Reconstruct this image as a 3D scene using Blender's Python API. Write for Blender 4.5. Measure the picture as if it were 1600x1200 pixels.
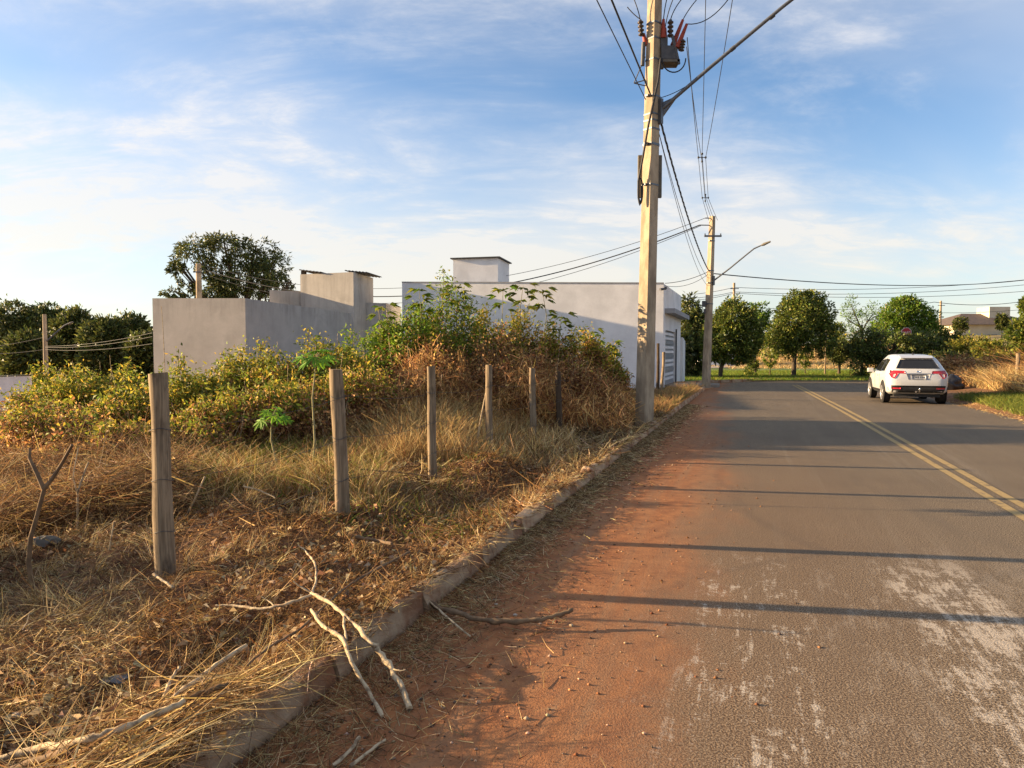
import bpy, bmesh, math, random
import numpy as np
from mathutils import Vector, Matrix, noise
from mathutils.bvhtree import BVHTree

for o in list(bpy.data.objects):
    bpy.data.objects.remove(o)
random.seed(7)
RNG = np.random.default_rng(11)
SC = bpy.context.scene
COL = SC.collection
R = math.radians

# ------------------------------------------------------------------ camera
FPX, PITCH, EYE = 1110.0, R(2.58), 1.6
cam = bpy.data.cameras.new('camera')
cam.sensor_width = 36.0
cam.lens = FPX / 1600 * 36
cam.clip_start = 0.05
cam.clip_end = 6000
camo = bpy.data.objects.new('camera', cam)
COL.objects.link(camo)
camo.location = (0, 0, EYE)
camo.rotation_euler = (math.pi / 2 - PITCH, 0, 0)
SC.camera = camo

# ------------------------------------------------------------------ light
SUN_EL, SUN_AZ = R(12.0), R(-81.0)          # azimuth from +Y towards +X
sdir = Vector((math.sin(SUN_AZ) * math.cos(SUN_EL), math.cos(SUN_AZ) * math.cos(SUN_EL), math.sin(SUN_EL)))
sun = bpy.data.lights.new('sun', 'SUN')
sun.energy = 5.0
sun.angle = R(0.53)
sun.color = (1.0, 0.72, 0.41)
suno = bpy.data.objects.new('sun', sun)
COL.objects.link(suno)
suno.rotation_euler = (-sdir).to_track_quat('-Z', 'Y').to_euler()

SC.view_settings.view_transform = 'Standard'
SC.view_settings.look = 'None'
SC.view_settings.gamma = 1.0
SC.view_settings.use_curve_mapping = False
SC.view_settings.exposure = 1.7

world = bpy.data.worlds.new('World')
SC.world = world
world.use_nodes = True


def build_world():
    nt = world.node_tree
    nt.nodes.clear()
    N = nt.nodes.new
    L = nt.links.new
    out = N('ShaderNodeOutputWorld')
    bg = N('ShaderNodeBackground')
    bg.inputs['Strength'].default_value = 0.078
    L(bg.outputs[0], out.inputs[0])
    sky = N('ShaderNodeTexSky')
    sky.sky_type = 'NISHITA'
    sky.sun_disc = False
    sky.sun_elevation = SUN_EL
    sky.sun_rotation = SUN_AZ % (2 * math.pi)
    sky.altitude = 600
    sky.air_density = 1.0
    sky.dust_density = 1.0
    sky.ozone_density = 3.2
    tc = N('ShaderNodeTexCoord')
    sep = N('ShaderNodeSeparateXYZ')
    L(tc.outputs['Generated'], sep.inputs[0])

    def math_(op, a, b=None, clamp=False):
        n = N('ShaderNodeMath')
        n.operation = op
        n.use_clamp = clamp
        for i, v in enumerate((a, b)):
            if v is None:
                continue
            if isinstance(v, (int, float)):
                n.inputs[i].default_value = v
            else:
                L(v, n.inputs[i])
        return n.outputs[0]
    z = math_('ADD', math_('MAXIMUM', sep.outputs[2], 0.0), 0.30)
    comb = N('ShaderNodeCombineXYZ')
    L(math_('DIVIDE', sep.outputs[0], z), comb.inputs[0])
    L(math_('DIVIDE', sep.outputs[1], z), comb.inputs[1])

    def layer(rot, scale, nscale, detail, rough, dist, lo, hi, off):
        m = N('ShaderNodeMapping')
        m.inputs['Rotation'].default_value = (0, 0, R(rot))
        m.inputs['Scale'].default_value = scale
        m.inputs['Location'].default_value = off
        L(comb.outputs[0], m.inputs['Vector'])
        n = N('ShaderNodeTexNoise')
        n.inputs['Scale'].default_value = nscale
        n.inputs['Detail'].default_value = detail
        n.inputs['Roughness'].default_value = rough
        n.inputs['Distortion'].default_value = dist
        L(m.outputs[0], n.inputs['Vector'])
        r = N('ShaderNodeMapRange')
        r.interpolation_type = 'SMOOTHSTEP'
        r.inputs[1].default_value = lo
        r.inputs[2].default_value = hi
        L(n.outputs[0], r.inputs[0])
        return r.outputs[0]
    veil = layer(20, (0.8, 1.0, 1), 0.75, 5, 0.5, 0.5, 0.34, 0.68, (3.1, 1.7, 0))
    wisp = layer(-33, (0.8, 1.5, 1), 1.5, 9, 0.62, 0.9, 0.38, 0.64, (0.4, 5.2, 0))
    fine = layer(-20, (1.0, 1.7, 1), 4.6, 8, 0.66, 0.35, 0.34, 0.74, (7.4, 2.2, 0))
    c = math_('ADD', math_('MULTIPLY', veil, 0.42), math_('MULTIPLY', math_('MULTIPLY', wisp, math_('ADD', math_('MULTIPLY', veil, 0.55), 0.45)), math_('ADD', math_('MULTIPLY', fine, 0.85), 0.16)))
    low = N('ShaderNodeMapRange')
    low.interpolation_type = 'SMOOTHSTEP'
    low.inputs[1].default_value = 0.34
    low.inputs[2].default_value = 0.0
    L(sep.outputs[2], low.inputs[0])
    c = math_('MINIMUM', math_('ADD', c, math_('MULTIPLY', low.outputs[0], 0.50)), 0.88)
    # cloud brightness follows the sky's own brightness
    bw = N('ShaderNodeRGBToBW')
    L(sky.outputs[0], bw.inputs[0])
    lum = math_('ADD', math_('MULTIPLY', bw.outputs[0], 0.14), 3.5)
    cc = N('ShaderNodeVectorMath')
    cc.operation = 'SCALE'
    tn = N('ShaderNodeMix')
    tn.data_type = 'RGBA'
    tn.inputs['A'].default_value = (1.0, 0.985, 1.0, 1)
    tn.inputs['B'].default_value = (1.0, 0.925, 0.79, 1)
    L(low.outputs[0], tn.inputs['Factor'])
    L(tn.outputs['Result'], cc.inputs[0])
    L(lum, cc.inputs['Scale'])
    mix = N('ShaderNodeMix')
    mix.data_type = 'RGBA'
    L(c, mix.inputs['Factor'])
    L(sky.outputs[0], mix.inputs['A'])
    L(cc.outputs[0], mix.inputs['B'])
    L(mix.outputs['Result'], bg.inputs[0])


build_world()

# ------------------------------------------------------------------ geometry helpers
TH = math.atan(0.3385)                       # direction of the road, right of +Y
RD = Vector((math.sin(TH), math.cos(TH), 0))  # along the road
RN = Vector((math.cos(TH), -math.sin(TH), 0))  # to the right of it
VK = -1.875                                  # road-side foot of the left kerb
VR = 5.95                                    # right edge of the asphalt


def ray(x, y):
    a, b = (x - 800) / FPX, (600 - y) / FPX
    return Vector((a, math.cos(PITCH) + b * math.sin(PITCH), -math.sin(PITCH) + b * math.cos(PITCH)))


def W(x, y, Y):
    d = ray(x, y)
    t = Y / d.y
    return Vector((d.x * t, Y, EYE + d.z * t))


def G(x, y, z=0.0):
    d = ray(x, y)
    t = (z - EYE) / d.z
    return Vector((d.x * t, d.y * t, z))


def UV(u, v, z=0.0):
    p = RD * u + RN * v
    return Vector((p.x, p.y, z))


def wob(x, y, k, seed, n=5):
    """cheap smooth noise, about -1..1, for numpy arrays or floats"""
    r = np.random.default_rng(seed)
    s = 0.0
    for i in range(n):
        a = r.uniform(0, 2 * math.pi)
        f = k * r.uniform(0.6, 1.7)
        s = s + np.sin(x * math.cos(a) * f + y * math.sin(a) * f + r.uniform(0, 6.28))
    return s / n * 1.4


def fz(x, y):
    """height of the field left of the kerb"""
    v = x * RN.x + y * RN.y
    u = x * RD.x + y * RD.y
    s = (VK - 0.13) - v
    ss = np.maximum(s, 0.0)
    edge = np.clip(ss / 0.6, 0, 1)
    z = 0.112 - 0.095 * edge + 0.022 * wob(x, y, 6.0, 6) * (1 - edge)
    z = z - 0.055 * np.maximum(0, ss - 4.0)
    z = z + edge * (0.10 * wob(x, y, 1.6, 3) + 0.06 * wob(x, y, 4.4, 4) + 0.02 * wob(x, y, 11.0, 5))
    z = z + 0.20 * np.exp(-(((x + 0.55) / 0.75) ** 2 + ((y - 9.2) / 0.55) ** 2))
    z = z + 0.16 * np.exp(-(((x + 3.6) / 0.9) ** 2 + ((y - 7.0) / 0.8) ** 2))
    return z


def new_obj(name, me, mat=None, parent=None):
    o = bpy.data.objects.new(name, me)
    COL.objects.link(o)
    if mat is not None and me is not None:
        me.materials.append(mat)
    if parent is not None:
        o.parent = parent
    return o


def tag(o, label=None, cat=None, group=None, kind=None):
    if label:
        o['label'] = label
    if cat:
        o['category'] = cat
    if group:
        o['group'] = group
    if kind:
        o['kind'] = kind
    return o


def thing(name, loc, label, cat, group=None, rz=0.0, rot=None):
    o = bpy.data.objects.new(name, None)
    COL.objects.link(o)
    o.location = loc
    o.rotation_euler = rot if rot else (0, 0, rz)
    o.empty_display_size = 0.2
    return tag(o, label, cat, group)


class MB:
    """collects shapes into one mesh"""

    def __init__(self):
        self.v, self.f, self.sm = [], [], []

    def add(self, verts, faces, smooth=False):
        b = len(self.v)
        self.v += [tuple(p) for p in verts]
        self.f += [tuple(i + b for i in q) for q in faces]
        self.sm += [smooth] * len(faces)

    def box(self, c, s, M=None, taper=1.0):
        hx, hy, hz = s[0] / 2, s[1] / 2, s[2] / 2
        P = []
        for z, k in ((-hz, 1), (hz, taper)):
            for x, y in ((-hx, -hy), (hx, -hy), (hx, hy), (-hx, hy)):
                p = Vector((x * k, y * k, z))
                if M:
                    p = M @ p
                P.append(p + Vector(c))
        self.add(P, [(3, 2, 1, 0), (4, 5, 6, 7), (0, 1, 5, 4), (1, 2, 6, 5), (2, 3, 7, 6), (3, 0, 4, 7)])

    def prism(self, poly, z0, z1):
        n = len(poly)
        P = [(p[0], p[1], z0) for p in poly] + [(p[0], p[1], z1) for p in poly]
        F = [tuple(range(n - 1, -1, -1)), tuple(range(n, 2 * n))]
        F += [(i, (i + 1) % n, n + (i + 1) % n, n + i) for i in range(n)]
        self.add(P, F)

    def tube(self, pts, rad, k=6, cap=True, smooth=True, jit=0.0):
        pts = [Vector(p) for p in pts]
        n = len(pts)
        if not hasattr(rad, '__len__'):
            rad = [rad] * n
        V, F = [], []
        ref = None
        for i in range(n):
            t = (pts[min(i + 1, n - 1)] - pts[max(i - 1, 0)])
            if t.length < 1e-9:
                t = Vector((0, 0, 1))
            t.normalize()
            if ref is None:
                ref = t.orthogonal().normalized()
            ref = (ref - t * ref.dot(t))
            if ref.length < 1e-6:
                ref = t.orthogonal()
            ref.normalize()
            b = t.cross(ref)
            for j in range(k):
                a = 2 * math.pi * j / k
                r = rad[i] * (1 + (random.uniform(-jit, jit) if jit else 0))
                V.append(pts[i] + (ref * math.cos(a) + b * math.sin(a)) * r)
        for i in range(n - 1):
            for j in range(k):
                F.append((i * k + j, i * k + (j + 1) % k, (i + 1) * k + (j + 1) % k, (i + 1) * k + j))
        self.add(V, F, smooth)
        if cap:
            self.add(V[:k], [tuple(range(k - 1, -1, -1))])
            self.add(V[-k:], [tuple(range(k))])

    def lathe(self, prof, c=(0, 0, 0), k=12, M=None, smooth=True):
        """prof: (r, z) pairs; about z unless M turns it"""
        V, F = [], []
        for r, z in prof:
            for j in range(k):
                a = 2 * math.pi * j / k
                p = Vector((r * math.cos(a), r * math.sin(a), z))
                if M:
                    p = M @ p
                V.append(p + Vector(c))
        n = len(prof)
        for i in range(n - 1):
            for j in range(k):
                F.append((i * k + j, i * k + (j + 1) % k, (i + 1) * k + (j + 1) % k, (i + 1) * k + j))
        F.append(tuple(range(k - 1, -1, -1)))
        F.append(tuple((n - 1) * k + j for j in range(k)))
        self.add(V, F, smooth)

    def mesh(self, name):
        me = bpy.data.meshes.new(name)
        me.from_pydata(self.v, [], self.f)
        me.polygons.foreach_set('use_smooth', self.sm)
        me.update()
        return me

    def build(self, name, mat, parent=None, bevel=0.0):
        o = new_obj(name, self.mesh(name), mat, parent)
        if bevel:
            m = o.modifiers.new('bevel', 'BEVEL')
            m.width = bevel
            m.segments = 2
            m.limit_method = 'ANGLE'
        return o


def np_mesh(name, V, F, tint=None, smooth=False):
    me = bpy.data.meshes.new(name)
    nv, nf, k = len(V), len(F), F.shape[1]
    me.vertices.add(nv)
    me.vertices.foreach_set('co', np.ascontiguousarray(V, dtype=np.float32).ravel())
    me.loops.add(nf * k)
    me.loops.foreach_set('vertex_index', np.ascontiguousarray(F, dtype=np.int32).ravel())
    me.polygons.add(nf)
    me.polygons.foreach_set('loop_start', np.arange(0, nf * k, k, dtype=np.int32))
    me.polygons.foreach_set('loop_total', np.full(nf, k, dtype=np.int32))
    if smooth:
        me.polygons.foreach_set('use_smooth', np.ones(nf, dtype=bool))
    me.update(calc_edges=True)
    if tint is not None:
        a = me.attributes.new('tint', 'FLOAT_COLOR', 'POINT')
        c = np.ones((nv, 4), dtype=np.float32)
        c[:, :3] = tint
        a.data.foreach_set('color', c.ravel())
    return me


def unit(a):
    return a / np.maximum(np.linalg.norm(a, axis=1, keepdims=True), 1e-9)


def rdirs(n):
    return unit(RNG.normal(size=(n, 3)))


def palette(n, cols, w=None, jit=0.22):
    cols = np.array(cols)
    if w is not None:
        w = np.array(w, float)
        w /= w.sum()
    i = RNG.choice(len(cols), size=n, p=w)
    return cols[i] * np.exp(RNG.normal(0, jit, size=(n, 1))) * np.exp(RNG.normal(0, 0.06, size=(n, 3)))


def leaf_arrays(pos, axis, nrm, L, Wd, fold=0.12, droop=0.15):
    axis = unit(axis)
    side = unit(np.cross(axis, nrm))
    n2 = np.cross(side, axis)
    L, Wd = L[:, None], Wd[:, None]
    v0 = pos
    v1 = pos + axis * L * 0.45 + side * Wd * 0.5 + n2 * L * fold
    v2 = pos + axis * L - n2 * L * droop
    v3 = pos + axis * L * 0.45 - side * Wd * 0.5 + n2 * L * fold
    V = np.stack([v0, v1, v2, v3], 1).reshape(-1, 3)
    F = np.arange(len(pos) * 4).reshape(-1, 4)
    return V, F


def ribbon_arrays(pos, d, bend, L, Wd, nseg=2, side=None):
    n = len(pos)
    if side is None:
        side = unit(np.cross(d, rdirs(n)))
    out = []
    for i in range(nseg + 1):
        t = i / nseg
        c = pos + d * (L * t)[:, None] + bend * (L * t * t)[:, None]
        w = (Wd * (1 - 0.75 * t) * 0.5)[:, None]
        out += [c - side * w, c + side * w]
    V = np.stack(out, 1).reshape(-1, 3)
    k = 2 * (nseg + 1)
    base = np.arange(n)[:, None] * k
    F = np.concatenate([base + np.array([[2 * i, 2 * i + 1, 2 * i + 3, 2 * i + 2]]) for i in range(nseg)], 0)
    return V, F, k


# ------------------------------------------------------------------ materials
class NT:
    def __init__(self, name):
        self.m = bpy.data.materials.new(name)
        self.m.use_nodes = True
        self.t = self.m.node_tree
        self.t.nodes.clear()
        self.out = self.n('ShaderNodeOutputMaterial')
        self.b = self.n('ShaderNodeBsdfPrincipled')
        self.l(self.b.outputs[0], self.out.inputs['Surface'])

    def n(self, k):
        return self.t.nodes.new(k)

    def l(self, a, b):
        self.t.links.new(a, b)

    def setv(self, sock, v):
        if isinstance(v, (int, float)):
            sock.default_value = v
        elif isinstance(v, tuple):
            sock.default_value = v if len(v) != 3 or sock.type != 'RGBA' else (*v, 1)
        else:
            self.l(v, sock)

    def math(self, op, a, b=0.0, clamp=False):
        n = self.n('ShaderNodeMath')
        n.operation = op
        n.use_clamp = clamp
        self.setv(n.inputs[0], a)
        self.setv(n.inputs[1], b)
        return n.outputs[0]

    def noise(self, vec, scale, detail=4, rough=0.55, dist=0.0):
        n = self.n('ShaderNodeTexNoise')
        n.inputs['Scale'].default_value = scale
        n.inputs['Detail'].default_value = detail
        n.inputs['Roughness'].default_value = rough
        n.inputs['Distortion'].default_value = dist
        self.l(vec, n.inputs['Vector'])
        return n.outputs[0]

    def mapping(self, vec, scale=(1, 1, 1), rot=(0, 0, 0), loc=(0, 0, 0)):
        n = self.n('ShaderNodeMapping')
        n.inputs['Scale'].default_value = scale
        n.inputs['Rotation'].default_value = rot
        n.inputs['Location'].default_value = loc
        self.l(vec, n.inputs['Vector'])
        return n.outputs[0]

    def ramp(self, fac, lo, hi, a=0.0, b=1.0):
        n = self.n('ShaderNodeMapRange')
        n.interpolation_type = 'SMOOTHSTEP'
        self.setv(n.inputs[0], fac)
        n.inputs[1].default_value = lo
        n.inputs[2].default_value = hi
        n.inputs[3].default_value = a
        n.inputs[4].default_value = b
        return n.outputs[0]

    def mix(self, fac, a, b, mode='MIX'):
        n = self.n('ShaderNodeMix')
        n.data_type = 'RGBA'
        n.blend_type = mode
        self.setv(n.inputs['Factor'], fac)
        self.setv(n.inputs['A'], a)
        self.setv(n.inputs['B'], b)
        return n.outputs['Result']

    def coord(self, which='Object'):
        return self.n('ShaderNodeTexCoord').outputs[which]

    def bump(self, h, strength, dist):
        n = self.n('ShaderNodeBump')
        n.inputs['Strength'].default_value = strength
        n.inputs['Distance'].default_value = dist
        self.l(h, n.inputs['Height'])
        self.l(n.outputs[0], self.b.inputs['Normal'])


def pm(name, c1, c2=None, scale=6.0, rough=0.8, bump=0.0, bscale=40.0, bdist=0.01, stretch=(1, 1, 1), metal=0.0, spec=0.3, lo=0.35, hi=0.65):
    m = NT(name)
    v = m.mapping(m.coord(), stretch)
    f = m.ramp(m.noise(v, scale, 6, 0.6), lo, hi)
    if c2 is None:
        c2 = tuple(x * 0.75 for x in c1)
    m.l(m.mix(f, c1, c2), m.b.inputs['Base Color'])
    m.b.inputs['Roughness'].default_value = rough
    m.b.inputs['Metallic'].default_value = metal
    m.b.inputs['Specular IOR Level'].default_value = spec
    if bump:
        m.bump(m.noise(v, bscale, 5, 0.65), bump, bdist)
    return m.m


def foliage_mat(name, trans=0.3, rough=0.6, spec=0.25):
    m = NT(name)
    a = m.n('ShaderNodeAttribute')
    a.attribute_name = 'tint'
    m.l(a.outputs['Color'], m.b.inputs['Base Color'])
    m.b.inputs['Roughness'].default_value = rough
    m.b.inputs['Specular IOR Level'].default_value = spec
    if trans:
        tr = m.n('ShaderNodeBsdfTranslucent')
        m.l(a.outputs['Color'], tr.inputs[0])
        mx = m.n('ShaderNodeMixShader')
        mx.inputs[0].default_value = trans
        m.l(m.b.outputs[0], mx.inputs[1])
        m.l(tr.outputs[0], mx.inputs[2])
        m.l(mx.outputs[0], m.out.inputs['Surface'])
    return m.m


def road_mat():
    m = NT('asphalt')
    P = m.coord('Object')
    rc = m.mapping(P, rot=(0, 0, TH))         # x = across, y = along
    sp = m.n('ShaderNodeSeparateXYZ')
    m.l(rc, sp.inputs[0])
    v, u = sp.outputs[0], sp.outputs[1]
    grain = m.noise(P, 105, 2, 0.75)
    grain2 = m.noise(P, 45, 4, 0.65)
    big = m.noise(P, 0.55, 5, 0.55)
    along = m.noise(m.mapping(rc, (1.6, 0.12, 1)), 1.3, 5, 0.6)
    c = m.mix(m.ramp(grain, 0.42, 0.60), (0.042, 0.032, 0.024), (0.37, 0.285, 0.188))
    c = m.mix(m.ramp(along, 0.35, 0.7, 0, 0.45), c, (0.135, 0.11, 0.082))
    c = m.mix(m.ramp(big, 0.4, 0.72, 0, 0.30), c, (0.10, 0.078, 0.058))
    near = m.ramp(u, 17, 7)  # brown dust fades with distance: blue-grey look of shade put into colour
    c = m.mix(m.math('MULTIPLY', near, m.ramp(m.math('SUBTRACT', v, VK), 4.5, 0.8, 0.0, 0.40)), c, (0.20, 0.105, 0.05))
    # red soil washed along the kerb
    q = m.math('SUBTRACT', v, VK)
    edge = m.math('ADD', q, m.math('MULTIPLY', m.math('SUBTRACT', m.noise(m.mapping(rc, (1, 0.5, 1)), 1.2, 6, 0.6), 0.5), 1.5))
    edge = m.math('ADD', edge, m.ramp(u, 9, 30, 0.0, 0.75))
    dirt = m.ramp(edge, 2.45, 0.45)
    dirt = m.math('MULTIPLY', dirt, m.ramp(m.math('ADD', m.math('MULTIPLY', grain2, 0.55), m.math('MULTIPLY', dirt, 0.75)), 0.40, 0.80))
    soil = m.mix(m.ramp(m.noise(P, 7, 6, 0.65), 0.3, 0.7), (0.40, 0.162, 0.060), (0.25, 0.092, 0.038))
    soil = m.mix(m.ramp(m.noise(m.mapping(rc, (3.2, 0.14, 1)), 1.6, 6, 0.7), 0.42, 0.7, 0, 0.7), soil, (0.30, 0.165, 0.085))
    soil = m.mix(m.ramp(m.noise(P, 60, 4, 0.7), 0.5, 0.72, 0, 0.6), soil, (0.16, 0.07, 0.034))
    c = m.mix(m.math('MULTIPLY', dirt, 0.93), c, soil)
    # remains of a painted crossing
    wv = m.math('ADD', v, m.math('MULTIPLY', m.noise(rc, 1.4, 3, 0.5), 0.25))
    bars = m.ramp(m.math('SINE', m.math('MULTIPLY', m.math('ADD', wv, 0.15), 5.3)), -0.45, 0.25)
    zone = m.math('MULTIPLY', m.ramp(u, 2.0, 2.8), m.ramp(m.math('SUBTRACT', u, m.math('MULTIPLY', v, 0.35)), 6.2, 4.9))
    zone = m.math('MULTIPLY', zone, m.ramp(v, -0.95, -0.35))
    w1 = m.noise(m.mapping(rc, (1.5, 0.8, 1)), 3.4, 12, 0.82, 0.3)
    w2 = m.noise(m.mapping(rc, (4.5, 0.35, 1)), 5.5, 6, 0.75)
    w3 = m.noise(m.mapping(rc, (0.8, 7.0, 1)), 8.0, 5, 0.75)
    wear = m.math('ADD', m.math('MULTIPLY', w1, 0.52), m.math('ADD', m.math('MULTIPLY', w2, 0.28), m.math('MULTIPLY', w3, 0.20)))
    wear = m.math('ADD', wear, m.ramp(v, -0.6, 3.0, -0.020, 0.062))
    paint = m.math('MULTIPLY', m.ramp(wear, 0.508, 0.556), m.math('MULTIPLY', zone, m.math('ADD', m.math('MULTIPLY', bars, 0.75), 0.22)))
    paint = m.math('MULTIPLY', paint, m.ramp(grain, 0.30, 0.55, 0.25, 1.0))
    c = m.mix(m.math('MINIMUM', paint, 0.85), c, (0.50, 0.425, 0.335))
    # faint pale tyre-worn streaks further on
    tr = m.math('MULTIPLY', m.ramp(m.noise(m.mapping(rc, (2.2, 0.06, 1)), 2.0, 6, 0.65), 0.52, 0.75), m.ramp(v, -0.6, 0.6))
    c = m.mix(m.math('MULTIPLY', tr, 0.30), c, (0.27, 0.225, 0.17))
    m.l(c, m.b.inputs['Base Color'])
    m.b.inputs['Roughness'].default_value = 0.9
    m.b.inputs['Specular IOR Level'].default_value = 0.12
    h = m.math('ADD', m.math('MULTIPLY', grain, m.math('SUBTRACT', 1.0, m.math('MULTIPLY', dirt, 0.6))), m.math('MULTIPLY', grain2, 0.7))
    m.bump(h, 0.75, 0.008)
    return m.m


def line_mat():
    m = NT('yellow_paint')
    P = m.coord('Object')
    c = m.mix(m.ramp(m.noise(P, 60, 5, 0.7), 0.35, 0.7), (0.42, 0.30, 0.13), (0.27, 0.19, 0.09))
    c = m.mix(m.ramp(m.noise(P, 5, 9, 0.75), 0.53, 0.63, 0, 0.8), c, (0.12, 0.10, 0.075))
    m.l(c, m.b.inputs['Base Color'])
    m.b.inputs['Roughness'].default_value = 0.85
    m.b.inputs['Specular IOR Level'].default_value = 0.15
    return m.m


def wall_mat(name, base, stain, streak=0.5, sc=1.0, top=None):
    """rendered wall with stains running down from the top"""
    m = NT(name)
    P = m.coord('Object')
    c = m.mix(m.ramp(m.noise(P, 1.1 * sc, 7, 0.62), 0.3, 0.72), base, tuple(x * 0.80 for x in base))
    st = m.noise(m.mapping(P, (1.0, 1.0, 0.22)), 1.3 * sc, 8, 0.7, 0.3)
    c = m.mix(m.ramp(st, 0.5, 0.72, 0, streak), c, stain)
    c = m.mix(m.ramp(m.noise(P, 26, 5, 0.7), 0.35, 0.75, 0, 0.2), c, stain)
    if top is not None:
        sz = m.n('ShaderNodeSeparateXYZ')
        m.l(P, sz.inputs[0])
        run = m.math('MULTIPLY', m.ramp(sz.outputs[2], top - 1.0, top), m.ramp(m.noise(m.mapping(P, (1.0, 1.0, 0.10)), 3.2, 7, 0.72), 0.42, 0.72))
        c = m.mix(m.math('MULTIPLY', run, 0.5), c, tuple(x * 0.6 for x in stain))
        c = m.mix(m.ramp(m.noise(P, 0.8, 8, 0.7, 0.6), 0.5, 0.72, 0, 0.5), c, tuple(min(1, x * 1.25) for x in base))
    m.l(c, m.b.inputs['Base Color'])
    m.b.inputs['Roughness'].default_value = 0.92
    m.b.inputs['Specular IOR Level'].default_value = 0.12
    m.bump(m.noise(P, 35, 5, 0.7), 0.25, 0.01)
    return m.m


def wood_mat(name, c1, c2, c3):
    m = NT(name)
    P = m.coord('Object')
    g = m.noise(m.mapping(P, (1, 1, 0.05)), 60, 5, 0.6, 0.3)
    c = m.mix(m.ramp(g, 0.36, 0.64), c1, c2)
    c = m.mix(m.ramp(m.noise(m.mapping(P, (1, 1, 0.35)), 9, 5, 0.6), 0.5, 0.7, 0, 0.75), c, c3)
    m.l(c, m.b.inputs['Base Color'])
    m.b.inputs['Roughness'].default_value = 0.9
    m.b.inputs['Specular IOR Level'].default_value = 0.15
    m.bump(g, 0.6, 0.006)
    return m.m


M = {}
M['road'] = road_mat()
M['yellow'] = line_mat()
M['soil'] = pm('soil', (0.13, 0.055, 0.024), (0.20, 0.105, 0.045), 2.2, 0.95, 0.6, 30, 0.03)
M['ground'] = pm('dry_ground', (0.20, 0.15, 0.06), (0.34, 0.25, 0.10), 0.25, 0.95, 0.3, 3, 0.1)
M['verge'] = pm('green_ground', (0.07, 0.12, 0.02), (0.16, 0.18, 0.04), 0.5, 0.95, 0.3, 8, 0.06)
M['kerb'] = pm('kerb_concrete', (0.37, 0.26, 0.16), (0.22, 0.10, 0.048), 3.5, 0.92, 0.9, 24, 0.02)
def kerb_vary(mat):
    nt = mat.node_tree
    b = [n for n in nt.nodes if n.type == 'BSDF_PRINCIPLED'][0]
    src = b.inputs['Base Color'].links[0].from_socket
    oi = nt.nodes.new('ShaderNodeObjectInfo')
    hv = nt.nodes.new('ShaderNodeHueSaturation')
    mr = nt.nodes.new('ShaderNodeMapRange')
    mr.inputs[3].default_value = 0.85
    mr.inputs[4].default_value = 1.35
    nt.links.new(oi.outputs['Random'], mr.inputs[0])
    nt.links.new(mr.outputs[0], hv.inputs['Value'])
    nt.links.new(src, hv.inputs['Color'])
    nt.links.new(hv.outputs[0], b.inputs['Base Color'])


kerb_vary(M['kerb'])
M['polec'] = pm('pole_concrete', (0.44, 0.35, 0.24), (0.26, 0.20, 0.135), 5.0, 0.88, 0.4, 60, 0.006, (1, 1, 0.35))
M['concrete'] = wall_mat('rendered_concrete', (0.47, 0.435, 0.39), (0.30, 0.27, 0.24), 0.25, top=3.3)
M['white_wall'] = wall_mat('white_render', (0.82, 0.80, 0.785), (0.56, 0.53, 0.49), 0.22)
M['grey_trim'] = pm('grey_trim', (0.34, 0.34, 0.35), (0.28, 0.28, 0.29), 2, 0.8)
M['door_slat'] = pm('grey_door_metal', (0.30, 0.31, 0.33), (0.24, 0.25, 0.27), 3, 0.5, spec=0.5)
M['dark_metal'] = pm('dark_metal', (0.05, 0.052, 0.058), (0.08, 0.08, 0.085), 9, 0.55, spec=0.4)
M['galv'] = pm('galvanised_steel', (0.13, 0.14, 0.155), (0.09, 0.095, 0.105), 14, 0.45, metal=0.4, spec=0.5)
M['cable'] = pm('black_cable', (0.022, 0.022, 0.025), (0.035, 0.035, 0.038), 6, 0.6)
M['insul'] = pm('brown_insulator', (0.045, 0.030, 0.026), (0.03, 0.02, 0.018), 8, 0.35, spec=0.5)
M['redcover'] = pm('red_rubber', (0.33, 0.055, 0.03), (0.26, 0.04, 0.022), 8, 0.6)
M['boxgrey'] = pm('weathered_box', (0.16, 0.145, 0.115), (0.11, 0.10, 0.085), 6, 0.7)
M['wood'] = wood_mat('weathered_wood', (0.30, 0.225, 0.145), (0.17, 0.125, 0.08), (0.05, 0.036, 0.026))
M['darkwood'] = wood_mat('dark_wood', (0.10, 0.07, 0.045), (0.06, 0.04, 0.026), (0.03, 0.022, 0.016))
M['bark'] = pm('bark', (0.10, 0.075, 0.05), (0.055, 0.042, 0.03), 9, 0.95, 0.6, 22, 0.02, (1, 1, 0.3))
M['stick'] = pm('bleached_branch', (0.50, 0.385, 0.24), (0.20, 0.135, 0.08), 22, 0.9, 0.8, 90, 0.006, lo=0.45, hi=0.66)
M['stickd'] = pm('brown_branch', (0.21, 0.135, 0.075), (0.11, 0.07, 0.04), 10, 0.9, 0.4, 60, 0.004)
M['stem'] = pm('green_stem', (0.30, 0.27, 0.14), (0.22, 0.19, 0.09), 20, 0.8)
M['leaf'] = foliage_mat('leaf', 0.42)
M['dleaf'] = foliage_mat('dark_leaf', 0.25, 0.5, 0.35)
M['straw'] = foliage_mat('straw', 0.35, 0.7, 0.2)
M['slab'] = pm('dark_roof_slab', (0.06, 0.058, 0.056), (0.09, 0.085, 0.08), 3, 0.8)
M['fibre'] = pm('fibre_cement', (0.13, 0.12, 0.11), (0.08, 0.07, 0.065), 5, 0.9)
M['tile'] = pm('clay_tile', (0.13, 0.095, 0.078), (0.09, 0.07, 0.06), 3, 0.9)
M['cream'] = pm('cream_wall', (0.62, 0.54, 0.40), (0.54, 0.46, 0.33), 1, 0.9)
M['path'] = pm('pale_path', (0.42, 0.36, 0.29), (0.34, 0.28, 0.22), 0.6, 0.95)
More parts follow.
